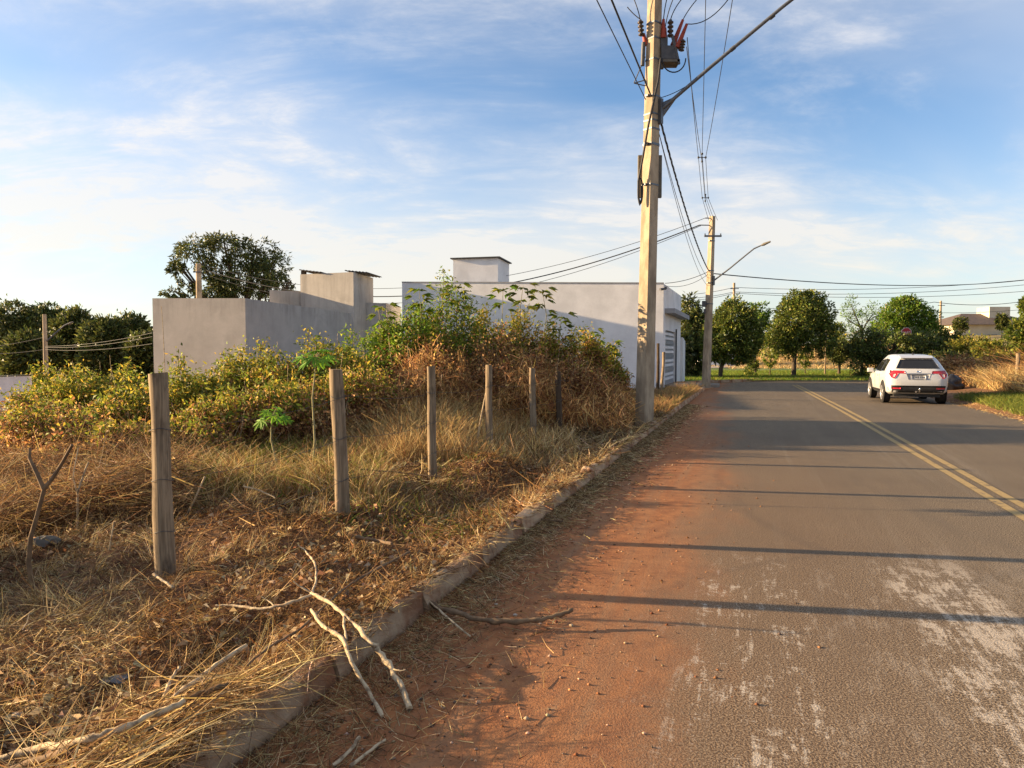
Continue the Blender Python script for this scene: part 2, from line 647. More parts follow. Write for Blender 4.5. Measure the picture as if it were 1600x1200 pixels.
M['pave'] = pm('pavement', (0.28, 0.25, 0.21), (0.21, 0.17, 0.13), 1.5, 0.95, 0.3, 20, 0.01)

# ------------------------------------------------------------------ ground
def smooth(a, b, x):
    t = np.clip((x - a) / (b - a), 0, 1)
    return t * t * (3 - 2 * t)


def gz(x, y):
    """terrain away from the road"""
    v = x * RN.x + y * RN.y
    u = x * RD.x + y * RD.y
    left = np.maximum(0, (VK - 0.13) - v)
    z = -0.10 - 0.05 * np.maximum(0, left - 4) * (left < 80) - 3.8 * (left >= 80)
    z = z - 0.22 * (left > 0) * (u < 70)
    z = z + 0.10 * smooth(46, 58, u) + 4.2 * smooth(64, 130, u) * smooth(-25, 30, v)
    z = z + 0.25 * wob(x, y, 0.08, 21) * smooth(50, 90, np.hypot(x, y))
    return z


def build_ground():
    s = np.linspace(-7.0, 7.0, 260)
    c = 2.6 * np.sinh(s)
    X, Y = np.meshgrid(c, c + 12, indexing='ij')
    V = np.stack([X.ravel(), Y.ravel(), gz(X, Y).ravel()], 1)
    n = len(c)
    i = np.arange(n - 1)
    I, J = np.meshgrid(i, i, indexing='ij')
    a = (I * n + J).ravel()
    F = np.stack([a, a + n, a + n + 1, a + 1], 1)
    o = new_obj('ground', np_mesh('ground', V, F, smooth=True), M['ground'])
    tag(o, kind='structure')


build_ground()


def grid_uv(us, vs, zf):
    U, Vv = np.meshgrid(us, vs, indexing='ij')
    X = U * RD.x + Vv * RN.x
    Y = U * RD.y + Vv * RN.y
    Z = zf(X, Y)
    V = np.stack([X.ravel(), Y.ravel(), Z.ravel()], 1)
    n, m = len(us), len(vs)
    I, J = np.meshgrid(np.arange(n - 1), np.arange(m - 1), indexing='ij')
    a = (I * m + J).ravel()
    return V, np.stack([a, a + 1, a + m + 1, a + m], 1)


# field left of the kerb
us = np.concatenate([np.arange(-6, 16, 0.09), np.arange(16, 46, 0.4)])
vs = VK - 0.075 - np.concatenate([np.arange(0, 6, 0.08), np.arange(6, 42, 0.5)])
V, F = grid_uv(us, vs, fz)
tag(new_obj('field', np_mesh('field', V, F[:, ::-1], smooth=True), M['soil']), kind='structure')

# road and the street it runs into
V, F = grid_uv(np.arange(-8, 33.6, 0.5), np.linspace(VK - 0.06, VR, 17), lambda x, y: 0.0 * x)
tag(new_obj('road', np_mesh('road', V, F), M['road']), kind='structure')
CA, CB = G(1070, 601), G(1344, 588.5)
cdir = (CB - CA).normalized()
CE = CA + cdir * 75
mb = MB()
kA = UV(32.5, VK - 0.3)
kG = UV(31, VR - 0.2)
poly = [kA, Vector((6.4, 34.6, 0)), CA - cdir * 1.6, CA, CB, CE, CE + Vector((9, -9, 0)), UV(38, VR + 9), UV(33, VR + 1.2), kG]
mb.add([(p.x, p.y, -0.006) for p in poly], [tuple(range(len(poly) - 1, -1, -1))])
tag(mb.build('side_street', M['road']), kind='structure')

# double yellow line
ycl = [(3.0, 2.56), (6.78, 2.59), (10.45, 2.54), (15, 2.47), (20, 2.36), (25, 2.22), (30.9, 2.04), (34.5, 1.90)]
for off in (0.0, 0.205):
    mb = MB()
    P = []
    for d, o_ in ycl:
        x = o_ + 0.3385 * d + off
        P += [(x, d, 0.004), (x + 0.105, d, 0.004)]
    mb.add(P, [(2 * i, 2 * i + 1, 2 * i + 3, 2 * i + 2) for i in range(len(ycl) - 1)])
    tag(mb.build('yellow_line', M['yellow']), kind='structure')


# kerbs, one stone after another
def kerb_line(name, pts, side, h=0.15, w=0.125, z0=-0.05, L=0.98, rough=0.012):
    root = bpy.data.objects.new(name, None)
    COL.objects.link(root)
    tag(root, kind='structure')
    pts = [Vector(p) for p in pts]
    for a, b in zip(pts, pts[1:]):
        n = max(1, int((b - a).length / L))
        d = (b - a) / n
        t = d.normalized()
        for i in range(n):
            bm = bmesh.new()
            bmesh.ops.create_cube(bm, size=1.0)
            bmesh.ops.subdivide_edges(bm, edges=bm.edges[:], cuts=3, use_grid_fill=True)
            ln = d.length - random.uniform(0.025, 0.06)
            for ve in bm.verts:
                p = ve.co.copy()
                top = p.z > 0.49
                x, y, z = p.x * ln, (p.y + 0.5) * w, z0 + (p.z + 0.5) * (h - z0)
                if p.z > 0.2 and p.y < -0.45:
                    y += 0.02 * (p.z + 0.5)
                nz = noise.noise(Vector((x * 5 + i * 3.7, y * 9, z * 9)))
                y += nz * rough * 2.4
                z += (nz * rough * 1.8 if top else 0)
                if top and abs(p.y) > 0.45:
                    z -= 0.004 + 0.05 * max(0, noise.noise(Vector((x * 3 + i * 9.1, 4.2, 1.3))))
                ve.co = Vector((x, y, z))
            me = bpy.data.meshes.new('kerb_stone')
            bm.to_mesh(me)
            bm.free()
            o = new_obj('kerb_stone', me, M['kerb'], root)
            c = a + d * (i + 0.5)
            ang = math.atan2(t.y, t.x)
            o.location = c + Vector((0, 0, random.uniform(-0.012, 0.006)))
            o.rotation_euler = (random.uniform(-0.03, 0.02), random.uniform(-0.006, 0.006), ang + random.uniform(-0.012, 0.012))
    return root


kerb_line('kerb', [UV(-3, VK), UV(31.5, VK)], 1, h=0.14)

# green verge across the junction, its kerb, path behind
nrm = Vector((-cdir.y, cdir.x, 0))
far = [CA - cdir * 12, CA - cdir * 1.5, CA, CB, CE, CE + nrm * 26, CA - cdir * 12 + nrm * 26]
mb = MB()
q0, q1 = CA - cdir * 14 + nrm * 0.12, CE + nrm * 0.12
NU, NV = 60, 14
P = []
for i in range(NU + 1):
    for j in range(NV + 1):
        p = q0.lerp(q1, i / NU) + nrm * (17.0 * j / NV)
        z = 0.10 + 0.05 * float(wob(p.x, p.y, 0.7, 9)) * (j > 0)
        P.append((p.x, p.y, z))
mb.add(P, [(i * (NV + 1) + j, (i + 1) * (NV + 1) + j, (i + 1) * (NV + 1) + j + 1, i * (NV + 1) + j + 1) for i in range(NU) for j in range(NV)], True)
tag(mb.build('grass_verge', M['verge']), kind='structure')
kerb_line('far_kerb', [CA - cdir * 3, CA + cdir * 40], -1, h=0.16, L=1.0)
mb = MB()
a, b = q0 + nrm * 17.2, q1 + nrm * 17.2
mb.add([(a.x, a.y, 0.16), (b.x, b.y, 0.16), *[((p + nrm * 4.5).x, (p + nrm * 4.5).y, 0.26) for p in (b, a)]], [(0, 1, 2, 3)])
tag(mb.build('path', M['path']), kind='structure')

# corner pavement by the far pole
mb = MB()
mb.prism([(7.0, 30.2), (9.35, 32.1), (9.75, 33.3), (9.1, 34.2), (7.6, 33.9), (6.4, 33.2)], -0.05, 0.13)
tag(mb.build('pavement', M['pave'], bevel=0.02), kind='structure')


# right verge, a low bank
def rz_(x, y):
    v = x * RN.x + y * RN.y
    u = x * RD.x + y * RD.y
    s = np.maximum(0, v - VR)
    return -0.02 + 0.16 * smooth(0, 0.8, s) + 0.11 * np.maximum(0, s - 1.2) * smooth(9, 3, np.maximum(0, s - 4)) + 0.04 * wob(x, y, 1.7, 31) * (s > 0.2)


V, F = grid_uv(np.arange(6, 33.5, 0.3), VR - 0.25 + np.concatenate([np.arange(0, 4, 0.2), np.arange(4, 16, 0.6)]), rz_)
tag(new_obj('right_verge', np_mesh('right_verge', V, F, smooth=True), M['soil']), kind='structure')


# ------------------------------------------------------------------ buildings
def wall_quad(a, b, t0, t1, z0, thick, inward):
    """wall between plan points a and b whose top runs from t0 to t1"""
    a, b = Vector((a[0], a[1], 0)), Vector((b[0], b[1], 0))
    n = Vector(inward).normalized() * thick
    P = []
    for p, t in ((a, t0), (b, t1)):
        P += [(p.x, p.y, z0), (p.x, p.y, t), ((p + n).x, (p + n).y, t), ((p + n).x, (p + n).y, z0)]
    mb = MB()
    mb.add(P, [(0, 1, 5, 4), (3, 7, 6, 2), (1, 2, 6, 5), (0, 4, 7, 3), (0, 3, 2, 1), (4, 5, 6, 7)])
    return mb


def white_building():
    A = W(1037, 443, 30.0)                   # near street corner
    Fe = W(1064, 463, 36.6)                  # far end of the street front
    a = R(15)
    ln = 11.87
    Lc = Vector((A.x - ln * math.cos(a), A.y + ln * math.sin(a), 0))
    zL = W(630, 441.5, Lc.y).z
    root = thing('white_building', (A.x, A.y, 0), 'white rendered single-storey building with roof tank box and street canopy', 'building')
    loc = lambda p: Vector((p[0] - A.x, p[1] - A.y, p[2] if len(p) > 2 else 0))
    fd = Vector((Fe.x - A.x, Fe.y - A.y, 0)).normalized()
    fn = Vector((fd.y, -fd.x, 0))            # out to the street
    sd = Vector((-math.cos(a), math.sin(a), 0))
    sn = Vector((-math.sin(a), -math.cos(a), 0))
    zA = A.z
    # long side wall
    wall_quad((0, 0), (Lc.x - A.x, Lc.y - A.y), zA, zL, -1.2, 0.2, -sn).build('wall', M['white_wall'], root)
    fl = 7.0
    # coping along the side wall
    c0, c1 = Vector((0, 0, 0)), loc((Lc.x, Lc.y, 0))
    mb = wall_quad(c0 + sn * 0.03, c1 + sn * 0.03, zA + 0.045, zL + 0.045, zA + 0.002, 0.27, -sn)
    v = mb.v
    v[4] = (v[4][0], v[4][1], zL + 0.002)
    v[7] = (v[7][0], v[7][1], zL + 0.002)
    mb.build('coping', M['grey_trim'], root)
    # street front: upper fascia, pillars, door
    o0 = fn * 0.004
    p = lambda s, out=0.0: fd * s + fn * (out + 0.004)
    wall_quad(p(0.05), p(fl), zA - 0.004, zA - 0.004, 3.25, 0.22, -fn).build('fascia', M['white_wall'], root)
    for s0, s1 in ((0.05, 0.75), (4.6, fl)):
        wall_quad(p(s0, -0.003), p(s1, -0.003), 3.25, 3.25, -0.5, 0.22, -fn).build('pillar', M['white_wall'], root)
    wall_quad(p(0.75, -0.003), p(4.6, -0.003), 3.25, 3.25, 2.55, 0.2, -fn).build('lintel', M['white_wall'], root)
    cn = wall_quad(p(0.45, 0.42), p(fl + 0.1, 0.42), 3.46, 3.46, 3.26, 0.42, -fn)
    cn.build('canopy', M['grey_trim'], root)
    door = wall_quad(p(0.76, -0.10), p(4.59, -0.10), 2.54, 2.54, -0.2, 0.04, -fn).build('garage_door', M['door_slat'], root)
    for k in range(12):
        z = 0.15 + k * 0.2
        wall_quad(p(0.82, -0.06), p(4.53, -0.06), z + 0.11, z + 0.11, z, 0.035, -fn).build('slat', M['white_wall'] if k % 3 else M['door_slat'], door)
    wall_quad(p(4.63, 0.06), p(4.75, 0.06), 2.7, 2.7, -0.2, 0.06, -fn).build('door_frame', M['dark_metal'], root)
    # low wing beyond the front
    wall_quad(p(fl + 0.01, 0.12), p(fl + 1.2, 0.12), 2.35, 2.15, -0.4, 3.0, -fn).build('side_wing', M['white_wall'], root)
    # far and back walls, roof
    bk = c1 + fd * fl
    wall_quad(c1 - sd * 0.003, bk - sd * 0.003, zL - 0.01, zL - 0.3, -1.2, 0.2, fn).build('back_wall', M['white_wall'], root)
    mb = MB()
    e = 0.25
    q = [fd * e - fn * e, fd * (fl - e) - fn * e, bk - fd * e + fn * e, c1 + fd * e + fn * e]
    mb.prism([(x.x, x.y) for x in q], 3.55, 3.7)
    mb.build('roof', M['fibre'], root)
    wall_quad(p(fl - 0.002, -0.23), bk - fd * 0.002, 3.9, 3.9, -1.2, 0.2, -fd).build('rear_wall', M['white_wall'], root)
    # tank box
    yb = 33.2
    T0, T1, T2 = W(708, 405, yb + 0.5), W(778, 403, yb), W(795.5, 410, yb + 2.2)
    zt = T1.z
    pts = [loc(T0), loc(T1), loc(T2), loc(T2) + (loc(T0) - loc(T1))]
    mb = MB()
    mb.prism([(x.x, x.y) for x in pts], 3.71, zt)
    tb = mb.build('tank_box', M['white_wall'], root)
    cx = sum((Vector((x.x, x.y, 0)) for x in pts), Vector()) / 4
    mb = MB()
    ov = [cx + (Vector((x.x, x.y, 0)) - cx) * 1.10 for x in pts]
    mb.prism([(x.x, x.y) for x in ov], zt + 0.005, zt + 0.06)
    mb.build('lid_slab', M['slab'], tb)
    # camera at the corner
    mb = MB()
    mb.tube([(0.05, -0.12, zA - 0.22), (-0.22, -0.35, zA - 0.28)], 0.05, 8)
    mb.box((0.05, -0.1, zA - 0.2), (0.1, 0.14, 0.1))
    mb.build('security_camera', M['dark_metal'], root)
    return root


white_building()


def concrete_house():
    C = W(383, 466, 22.0)
    B = W(550, 489, 30.6)
    Lf = W(238, 466, 22.85)
    root = thing('concrete_house', (C.x, C.y, 0), 'unpainted grey rendered house with plain walls and roof tank tower', 'building')
    loc = lambda p: Vector((p[0] - C.x, p[1] - C.y, 0))
    z = C.z
    n1 = Vector((0.2, 1, 0)).normalized()
    zb = -1.6
    l = loc(Lf)
    wall_quad((0, 0), l, z, Lf.z, zb, 0.16, (0.15, 1, 0)).build('wall', M['concrete'], root)
    b = loc(B)
    e = (b.normalized())
    wall_quad(e * 0.162, b, z - 0.003, z - 0.003, zb, 0.16, (-1, 0.15, 0)).build('wall', M['concrete'], root)
    wall_quad(l + e * 0.17, l + b, Lf.z - 0.004, Lf.z - 0.004, zb, 0.16, (1, -0.15, 0)).build('wall', M['concrete'], root)
    mb = MB()
    q = [Vector((-0.2, 0.25, 0)), l + Vector((0.25, 0.2, 0)), l + b - Vector((-0.25, 0.2, 0)), b - Vector((0.25, 0.2, 0))]
    mb.prism([(x.x, x.y) for x in q][::-1], z - 0.55, z - 0.4)
    mb.build('roof', M['fibre'], root)
    # rear raised part and tank tower, in line with the long white wall
    y1 = 31.6
    t0, t1, t2 = W(469, 425, y1 + 1.0), W(552, 425, y1), W(583, 432, y1 + 2.6)
    zt = t1.z
    p0, p1, p2 = loc(t0), loc(t1), loc(t2)
    p3 = p2 + (p0 - p1)
    mb = MB()
    mb.prism([(x.x, x.y) for x in (p0, p1, p2, p3)], zb, zt)
    tw = mb.build('tank_tower', M['concrete'], root)
    lo = W(421, 453, y1 + 0.3)
    pl = loc(lo)
    mb = MB()
    mb.prism([(x.x, x.y) for x in (pl, p0 + Vector((-0.004, 0.12, 0)), p3 + Vector((-0.004, 0, 0)), pl + (p3 - p0))], zb, lo.z)
    mb.build('parapet', M['concrete'], root)
    st = W(603, 474, y1 + 2.2)
    ps = loc(st)
    mb = MB()
    mb.prism([(x.x, x.y) for x in (p1.lerp(p2, 0.6) + Vector((0.012, 0, 0)), ps, ps + (p2 - p1) * 0.9, p1.lerp(p2, 1.5) + Vector((0.012, 0, 0)))], zb, st.z)
    mb.build('side_block', M['concrete'], root)
    # corrugated sheets on the tower
    for (a0, a1, w, tilt) in ((p0, p0.lerp(p1, 0.42), 1.9, 0.16), (p0.lerp(p1, 0.86), p1 + (p2 - p1) * 0.25 + Vector((0.42, 0, 0)), 2.1, 0.03)):
        ax = (a1 - a0)
        dn = (p2 - p1).normalized()
        P = []
        nx = 26
        for i in range(nx + 1):
            for j in (0, 1):
                q = a0 - dn * 0.12 + ax * (i / nx) + dn * (w * j)
                P.append((q.x, q.y, zt + 0.028 + tilt * (1 - i / nx) + 0.025 * math.sin(i * math.pi * 0.5)))
        nb = len(P)
        P += [(x, y, zz + 0.02) for x, y, zz in P]
        Fq = []
        for i in range(nx):
            Fq.append((2 * i, 2 * i + 1, 2 * i + 3, 2 * i + 2))
            Fq.append((nb + 2 * i, nb + 2 * i + 2, nb + 2 * i + 3, nb + 2 * i + 1))
            Fq.append((2 * i, 2 * i + 2, nb + 2 * i + 2, nb + 2 * i))
            Fq.append((2 * i + 1, nb + 2 * i + 1, nb + 2 * i + 3, 2 * i + 3))
        mb = MB()
        mb.add(P, Fq)
        mb.build('corrugated_sheet', M['fibre'], tw)
    mb = MB()
    q = p0 + Vector((0.12, 0.15, 0))
    mb.box((q.x, q.y, zt + 0.085), (0.2, 0.2, 0.165))
    mb.build('brick_prop', M['tile'], tw)
    return root


concrete_house()


def far_house():
    c = W(1535, 520, 112)
    root = thing('hillside_house', (c.x, c.y, c.z - 3.9), 'cream house with brown hipped roof on the slope behind the stop sign', 'building')
    mb = MB()
    mb.box((-0.5, 0, 1.9), (13.5, 9, 6.2))
    mb.build('wall', M['cream'], root)
    mb = MB()
    P = [(-7.9, -5.3, 5.0), (6.9, -5.3, 5.0), (6.9, 5.3, 5.0), (-7.9, 5.3, 5.0), (-3.4, 0, 6.9), (2.4, 0, 6.9)]
    mb.add(P, [(3, 2, 1, 0), (0, 1, 5, 4), (1, 2, 5), (2, 3, 4, 5), (3, 0, 4)])
    rf = mb.build('roof', M['tile'], root)
    mb = MB()
    mb.box((1.2, -0.6, 7.0), (3.2, 3, 1.7))
    mb.build('tank_box', M['cream'], rf)
    mb = MB()
    mb.box((7.6, 1, 1.8), (4.5, 7, 5.6))
    mb.build('side_wing', M['cream'], root)
    mb = MB()
    P = [(5.2, -3, 4.6), (10.4, -3, 4.6), (10.4, 5, 4.6), (5.2, 5, 4.6), (7.0, 1, 5.7), (8.6, 1, 5.7)]
    mb.add(P, [(3, 2, 1, 0), (0, 1, 5, 4), (1, 2, 5), (2, 3, 4, 5), (3, 0, 4)])
    mb.build('wing_roof', M['tile'], root)
    for x in (-5, -1.5, 2.5):
        mb = MB()
        mb.box((x, -4.51, 2.9), (1.5, 0.06, 1.2))
        mb.build('window', M['dark_metal'], root)


far_house()

# low white walls glimpsed at the left and behind the junction
pa, pb = W(-40, 590, 30), W(46, 585, 30.5)
r = wall_quad((0, 0), (pb.x - pa.x, pb.y - pa.y), 2.2, 2.25, -0.6, 0.15, (0, 1, 0))
r.add([(-0.1, -0.06, 2.255), (pb.x - pa.x + 0.1, pb.y - pa.y - 0.06, 2.305), (pb.x - pa.x + 0.1, pb.y - pa.y + 0.2, 2.305), (-0.1, 0.2, 2.255)], [(0, 1, 2, 3)])
o = r.build('boundary_wall', M['white_wall'])
o.location = (pa.x, pa.y, pa.z - 2.2)
tag(o, 'low white boundary wall below the dark tree line', 'wall')
pa, pb = W(1112, 553, 72), W(1128, 556, 73)
mb = MB()
mb.box((0, 0, 0.9), (3.4, 2.6, 2.2))
mb.box((0, 0, 2.05), (3.7, 2.9, 0.12))
o = mb.build('white_shed', M['white_wall'])
o.location = (pa.x + 0.2, 72, 0.4)
tag(o, 'small white shed beyond the grass verge beside the far pole', 'shed')
# ------------------------------------------------------------------ utility poles
def catenary(a, b, sag, n=28):
    a, b = Vector(a), Vector(b)
    return [a.lerp(b, i / n) - Vector((0, 0, 4 * sag * (i / n) * (1 - i / n))) for i in range(n + 1)]


def cable(a, b, sag, r, label, name='power_line', group=None, mat='cable', n=28):
    mb = MB()
    mb.tube(catenary(a, b, sag, n), r, 5, cap=True)
    return tag(mb.build(name, M[mat]), label, 'cable', group)


def square_pole(name, base, top, a0, a1, rz, label, mat, group='concrete utility poles'):
    base, top = Vector(base), Vector(top)
    root = thing(name, base, label, 'utility pole', group)
    mb = MB()
    V, F = [], []
    n = 14
    ch = 0.16
    for i in range(n + 1):
        t = i / n
        c = (top - base) * t
        a = (a0 + (a1 - a0) * t) / 2
        for x, y in ((-1, -1 + ch), (-1 + ch, -1), (1 - ch, -1), (1, -1 + ch), (1, 1 - ch), (1 - ch, 1), (-1 + ch, 1), (-1, 1 - ch)):
            p = Matrix.Rotation(rz, 3, 'Z') @ Vector((x * a, y * a, 0))
            V.append(c + p)
    for i in range(n):
        for j in range(8):
            F.append((i * 8 + j, i * 8 + (j + 1) % 8, (i + 1) * 8 + (j + 1) % 8, (i + 1) * 8 + j))
    F.append(tuple(n * 8 + j for j in range(8)))
    mb.add(V, F)
    mb.build('shaft', mat, root)

    def strap(t, h=0.05, bolt=True):
        a = (a0 + (a1 - a0) * t) / 2 + 0.008
        c = (top - base) * t
        s = MB()
        ring = []
        for zz in (-h / 2, h / 2):
            for x, y in ((-1, -1 + ch), (-1 + ch, -1), (1 - ch, -1), (1, -1 + ch), (1, 1 - ch), (1 - ch, 1), (-1 + ch, 1), (-1, 1 - ch)):
                p = Matrix.Rotation(rz, 3, 'Z') @ Vector((x * a, y * a, zz))
                ring.append(c + p)
        s.add(ring, [(j, (j + 1) % 8, 8 + (j + 1) % 8, 8 + j) for j in range(8)])
        if bolt:
            for sg in (-1, 1):
                q = c + Matrix.Rotation(rz, 3, 'Z') @ Vector((sg * (a + 0.03), 0, 0))
                s.box(q, (0.07, 0.07, h * 1.1), Matrix.Rotation(rz, 3, 'Z'))
        s.build('strap', M['galv'], root)
    return root, strap


PB = G(1006, 668, 0.02)
PB.z = 0.0
zt = 11.0
ptop = W(1023, 0, PB.y)
k = (zt - PB.z) / (ptop.z - PB.z)
PT = PB + (ptop - PB) * k
PT.y = PB.y
pole1, strap1 = square_pole('utility_pole', PB - Vector((0, 0, 0.25)), PT, 0.298, 0.205, R(40), 'tall square concrete pole beside the kerb with switchgear and lamp arm', M['polec'])
for yy in (38, 62, 95, 152, 180, 190, 203, 227, 290):
    z_ = W(1018, yy, PB.y).z
    strap1((z_ - PB.z + 0.25) / (PT.z - PB.z + 0.25), 0.035 if yy != 227 else 0.05, yy in (152, 227, 290))


def on1(y, dx=0.0, dy=0.0):
    """point on the axis of the near pole at picture height y"""
    z_ = W(1015, y, PB.y).z
    t = (z_ - PB.z) / (PT.z - PB.z)
    p = PB.lerp(PT, t)
    return Vector((p.x + dx, p.y + dy, z_))


# switchgear
gp = on1(85)
sw = thing('pole_switchgear', gp, 'dark switchgear box with red covers and ribbed insulators on the near pole', 'switchgear')
sw.scale = (0.93, 0.93, 0.93)
mb = MB()
mb.box((0.33, 0.05, 0.0), (0.36, 0.34, 0.30))
mb.box((0.22, 0.05, 0.22), (0.16, 0.26, 0.26))
mb.build('tank', M['dark_metal'], sw, bevel=0.012)
mb = MB()
mb.box((0.36, 0.05, -0.18), (0.40, 0.36, 0.05))
mb.box((0.16, 0.02, -0.05), (0.14, 0.10, 0.5))
mb.build('bracket', M['boxgrey'], sw)
mb = MB()
mb.box((0.47, -0.1, 0.05), (0.05, 0.06, 0.62), Matrix.Rotation(R(-14), 3, 'Y'))
mb.build('brace', M['dark_metal'], sw)


def rod(p, q, r0, r1, name, mat, parent, ribs=0):
    p, q = Vector(p), Vector(q)
    mb = MB()
    n = 12 if not ribs else ribs * 4
    pts, rad = [], []
    for i in range(n + 1):
        t = i / n
        pts.append(p.lerp(q, t))
        if ribs:
            rad.append(r1 if i % 4 in (1, 2) else r0)
        else:
            rad.append(r0 + (r1 - r0) * t)
    mb.tube(pts, rad, 9)
    return mb.build(name, mat, parent)


covers = [((0.20, -0.06, 0.33), (0.20, -0.08, 0.72)), ((0.27, 0.1, 0.33), (0.28, 0.12, 0.62)), ((0.50, -0.1, 0.10), (0.70, -0.12, 0.60)), ((0.44, 0.06, 0.22), (0.66, 0.08, 0.78)), ((-0.16, 0.02, 0.20), (-0.22, 0.0, 0.45))]
for p, q in covers:
    rod(p, q, 0.062, 0.030, 'red_cover', M['redcover'], sw)
for p, q in (((0.36, -0.05, 0.35), (0.36, -0.05, 0.72)), ((0.58, -0.12, 0.02), (0.62, -0.13, 0.26)), ((-0.27, -0.04, 0.38), (-0.30, -0.04, 0.72))):
    rod(p, q, 0.035, 0.068, 'insulator', M['insul'], sw, 4)
rod((-0.24, -0.02, -0.25), (-0.22, -0.02, 0.25), 0.045, 0.045, 'fuse_holder', M['dark_metal'], sw)
mb = MB()
mb.tube([(0.16 + 0.26 - 0.26 * math.cos(a) + 0.0, -0.14, -0.14 - 0.30 * math.sin(a)) for a in np.linspace(0, math.pi, 16)], 0.014, 6)
mb.build('loop_cable', M['cable'], sw)
# jumper leads rising out of the covers
for p, q, m_ in (((0.70, -0.12, 0.60), (1.75, -0.3, 1.35), (1.25, -0.2, 0.50)), ((0.66, 0.08, 0.78), (1.35, 0.0, 1.6), (0.85, 0.05, 1.15)), ((0.36, -0.05, 0.72), (1.0, -0.1, 1.55), (0.45, -0.05, 1.1)), ((0.20, -0.08, 0.72), (0.42, -0.1, 1.6), (0.24, -0.08, 1.2)), ((-0.30, -0.04, 0.72), (-0.62, -0.1, 1.5), (-0.35, 0, 1.05)), ((0.28, 0.12, 0.62), (0.62, 0.1, 1.6), (0.34, 0.12, 1.1)), ((-0.3, -0.04, 0.74), (-0.58, 0.0, 1.02), (-0.44, 0.0, 0.85))):
    p, q, m_ = Vector(p), Vector(q), Vector(m_)
    mb = MB()
    mb.tube([p * (1 - t) ** 2 + m_ * 2 * t * (1 - t) + q * t * t for t in np.linspace(0, 1, 12)], 0.011, 5)
    mb.build('jumper_lead', M['cable'], sw)
# guy strut on the far side
mb = MB()
for p, q in (((-0.16, 0, -0.55), (-0.42, 0, -0.62)), ((-0.42, 0, -0.62), (-0.18, 0, -0.05)), ((-0.16, 0, -0.68), (-0.42, 0, -0.62))):
    mb.tube([p, q], 0.013, 5)
mb.build('stay_bracket', M['galv'], sw)

# lamp arm over the road
la = on1(172)
lamp = thing('street_lamp', la, 'long grey lamp arm reaching from the near pole over the road', 'street lamp', 'street lamps on concrete poles')
end = Vector((RN.x * 4.0, RN.y * 4.0, 2.72))
st = Vector((RN.x * 0.2, RN.y * 0.2, 0.0))
mb = MB()
mb.tube([st, st.lerp(end, 0.25) + Vector((0, 0, 0.04)), st.lerp(end, 0.6) + Vector((0, 0, 0.06)), end, end + RN * 0.4 + Vector((0, 0, 0.12))], [0.038, 0.036, 0.034, 0.03, 0.028], 8)
mb.build('arm', M['galv'], lamp)
for t in (0.36, 0.55):
    mb = MB()
    q = st.lerp(end, t) + Vector((0, 0, 0.045))
    mb.tube([q - (end - st).normalized() * 0.05, q + (end - st).normalized() * 0.05], 0.043, 8)
    mb.build('arm_collar', M['dark_metal'], lamp)
mb = MB()
mb.add([st + Vector((0, 0, -0.16)), st + Vector((0, 0, 0.13)), st.lerp(end, 0.08) + Vector((0, 0, 0.02)), st + Vector((0.03, 0.03, -0.16)), st + Vector((0.03, 0.03, 0.13)), st.lerp(end, 0.08) + Vector((0.03, 0.03, 0.02))], [(0, 1, 2), (5, 4, 3), (0, 3, 4, 1), (1, 4, 5, 2), (2, 5, 3, 0)])
mb.box(st + Vector((-0.03, 0, -0.05)), (0.07, 0.10, 0.5), Matrix.Rotation(R(40), 3, 'Z'))
mb.build('gusset', M['galv'], lamp)
mb = MB()
hd = end + RN * 0.75 + Vector((0, 0, 0.17))
mb.box(hd, (0.75, 0.26, 0.1), Matrix.Rotation(-TH, 3, 'Z'))
mb.build('lamp_head', M['boxgrey'], lamp, bevel=0.03)
mb = MB()
mb.tube([Vector(p) for p in catenary(st + Vector((-0.05, 0, 0.22)), st.lerp(end, 0.2) + Vector((0, 0, 0.03)), 0.06, 8)], 0.008, 5)
mb.build('lamp_wire', M['cable'], lamp)

# cabinet strapped behind the pole, coil of cable, riser cable
cb = on1(272, 0.03, 0.22)
mb = MB()
mb.box((0, 0, 0), (0.50, 0.07, 0.88))
o = mb.build('pole_cabinet', M['boxgrey'], bevel=0.01)
o.location = cb
tag(o, 'flat grey metal panel strapped behind the near pole', 'cabinet')
mb = MB()
pts = [on1(96, 0.12, -0.17), on1(130, 0.08, -0.19), on1(160, -0.0, -0.22), on1(200, -0.10, -0.20), on1(250, -0.19, -0.15), on1(285, -0.26, -0.1), on1(310, -0.25, -0.1), on1(322, -0.215, -0.1), on1(312, -0.18, -0.1), on1(292, -0.19, -0.1)]
sm = []
for i in range(len(pts) - 1):
    for t in (0, 0.33, 0.66):
        sm.append(pts[i].lerp(pts[i + 1], t))
sm.append(pts[-1])
o_ = on1(300)
mb.tube([p - o_ for p in sm], 0.022, 6)
lp = [on1(300, -0.215 + 0.05 * math.cos(a), -0.1 + 0.01 * math.sin(a)) + Vector((0, 0, 0.26 * math.sin(a))) for a in np.linspace(0, 4 * math.pi, 40)]
mb.tube([p - o_ for p in lp], 0.014, 5)
o = mb.build('riser_cable', M['cable'])
o.location = o_
tag(o, 'thick black cable down the near pole ending in a hanging coil', 'cable')

# second pole at the corner
P2 = G(1103, 603, 0.10)
P2.z = 0.0
t2 = W(1113, 338, P2.y)
pole2, strap2 = square_pole('utility_pole', P2 - Vector((0, 0, 0.1)), t2, 0.30, 0.20, R(40), 'square concrete pole on the pavement corner past the white building', M['polec'])
for t in (0.5, 0.62, 0.69, 0.86):
    strap2(t, 0.05, True)


def on2(y, dx=0.0, dy=0.0):
    z_ = W(1110, y, P2.y).z
    p = P2.lerp(t2, (z_ - P2.z) / (t2.z - P2.z))
    return Vector((p.x + dx, p.y + dy, z_))


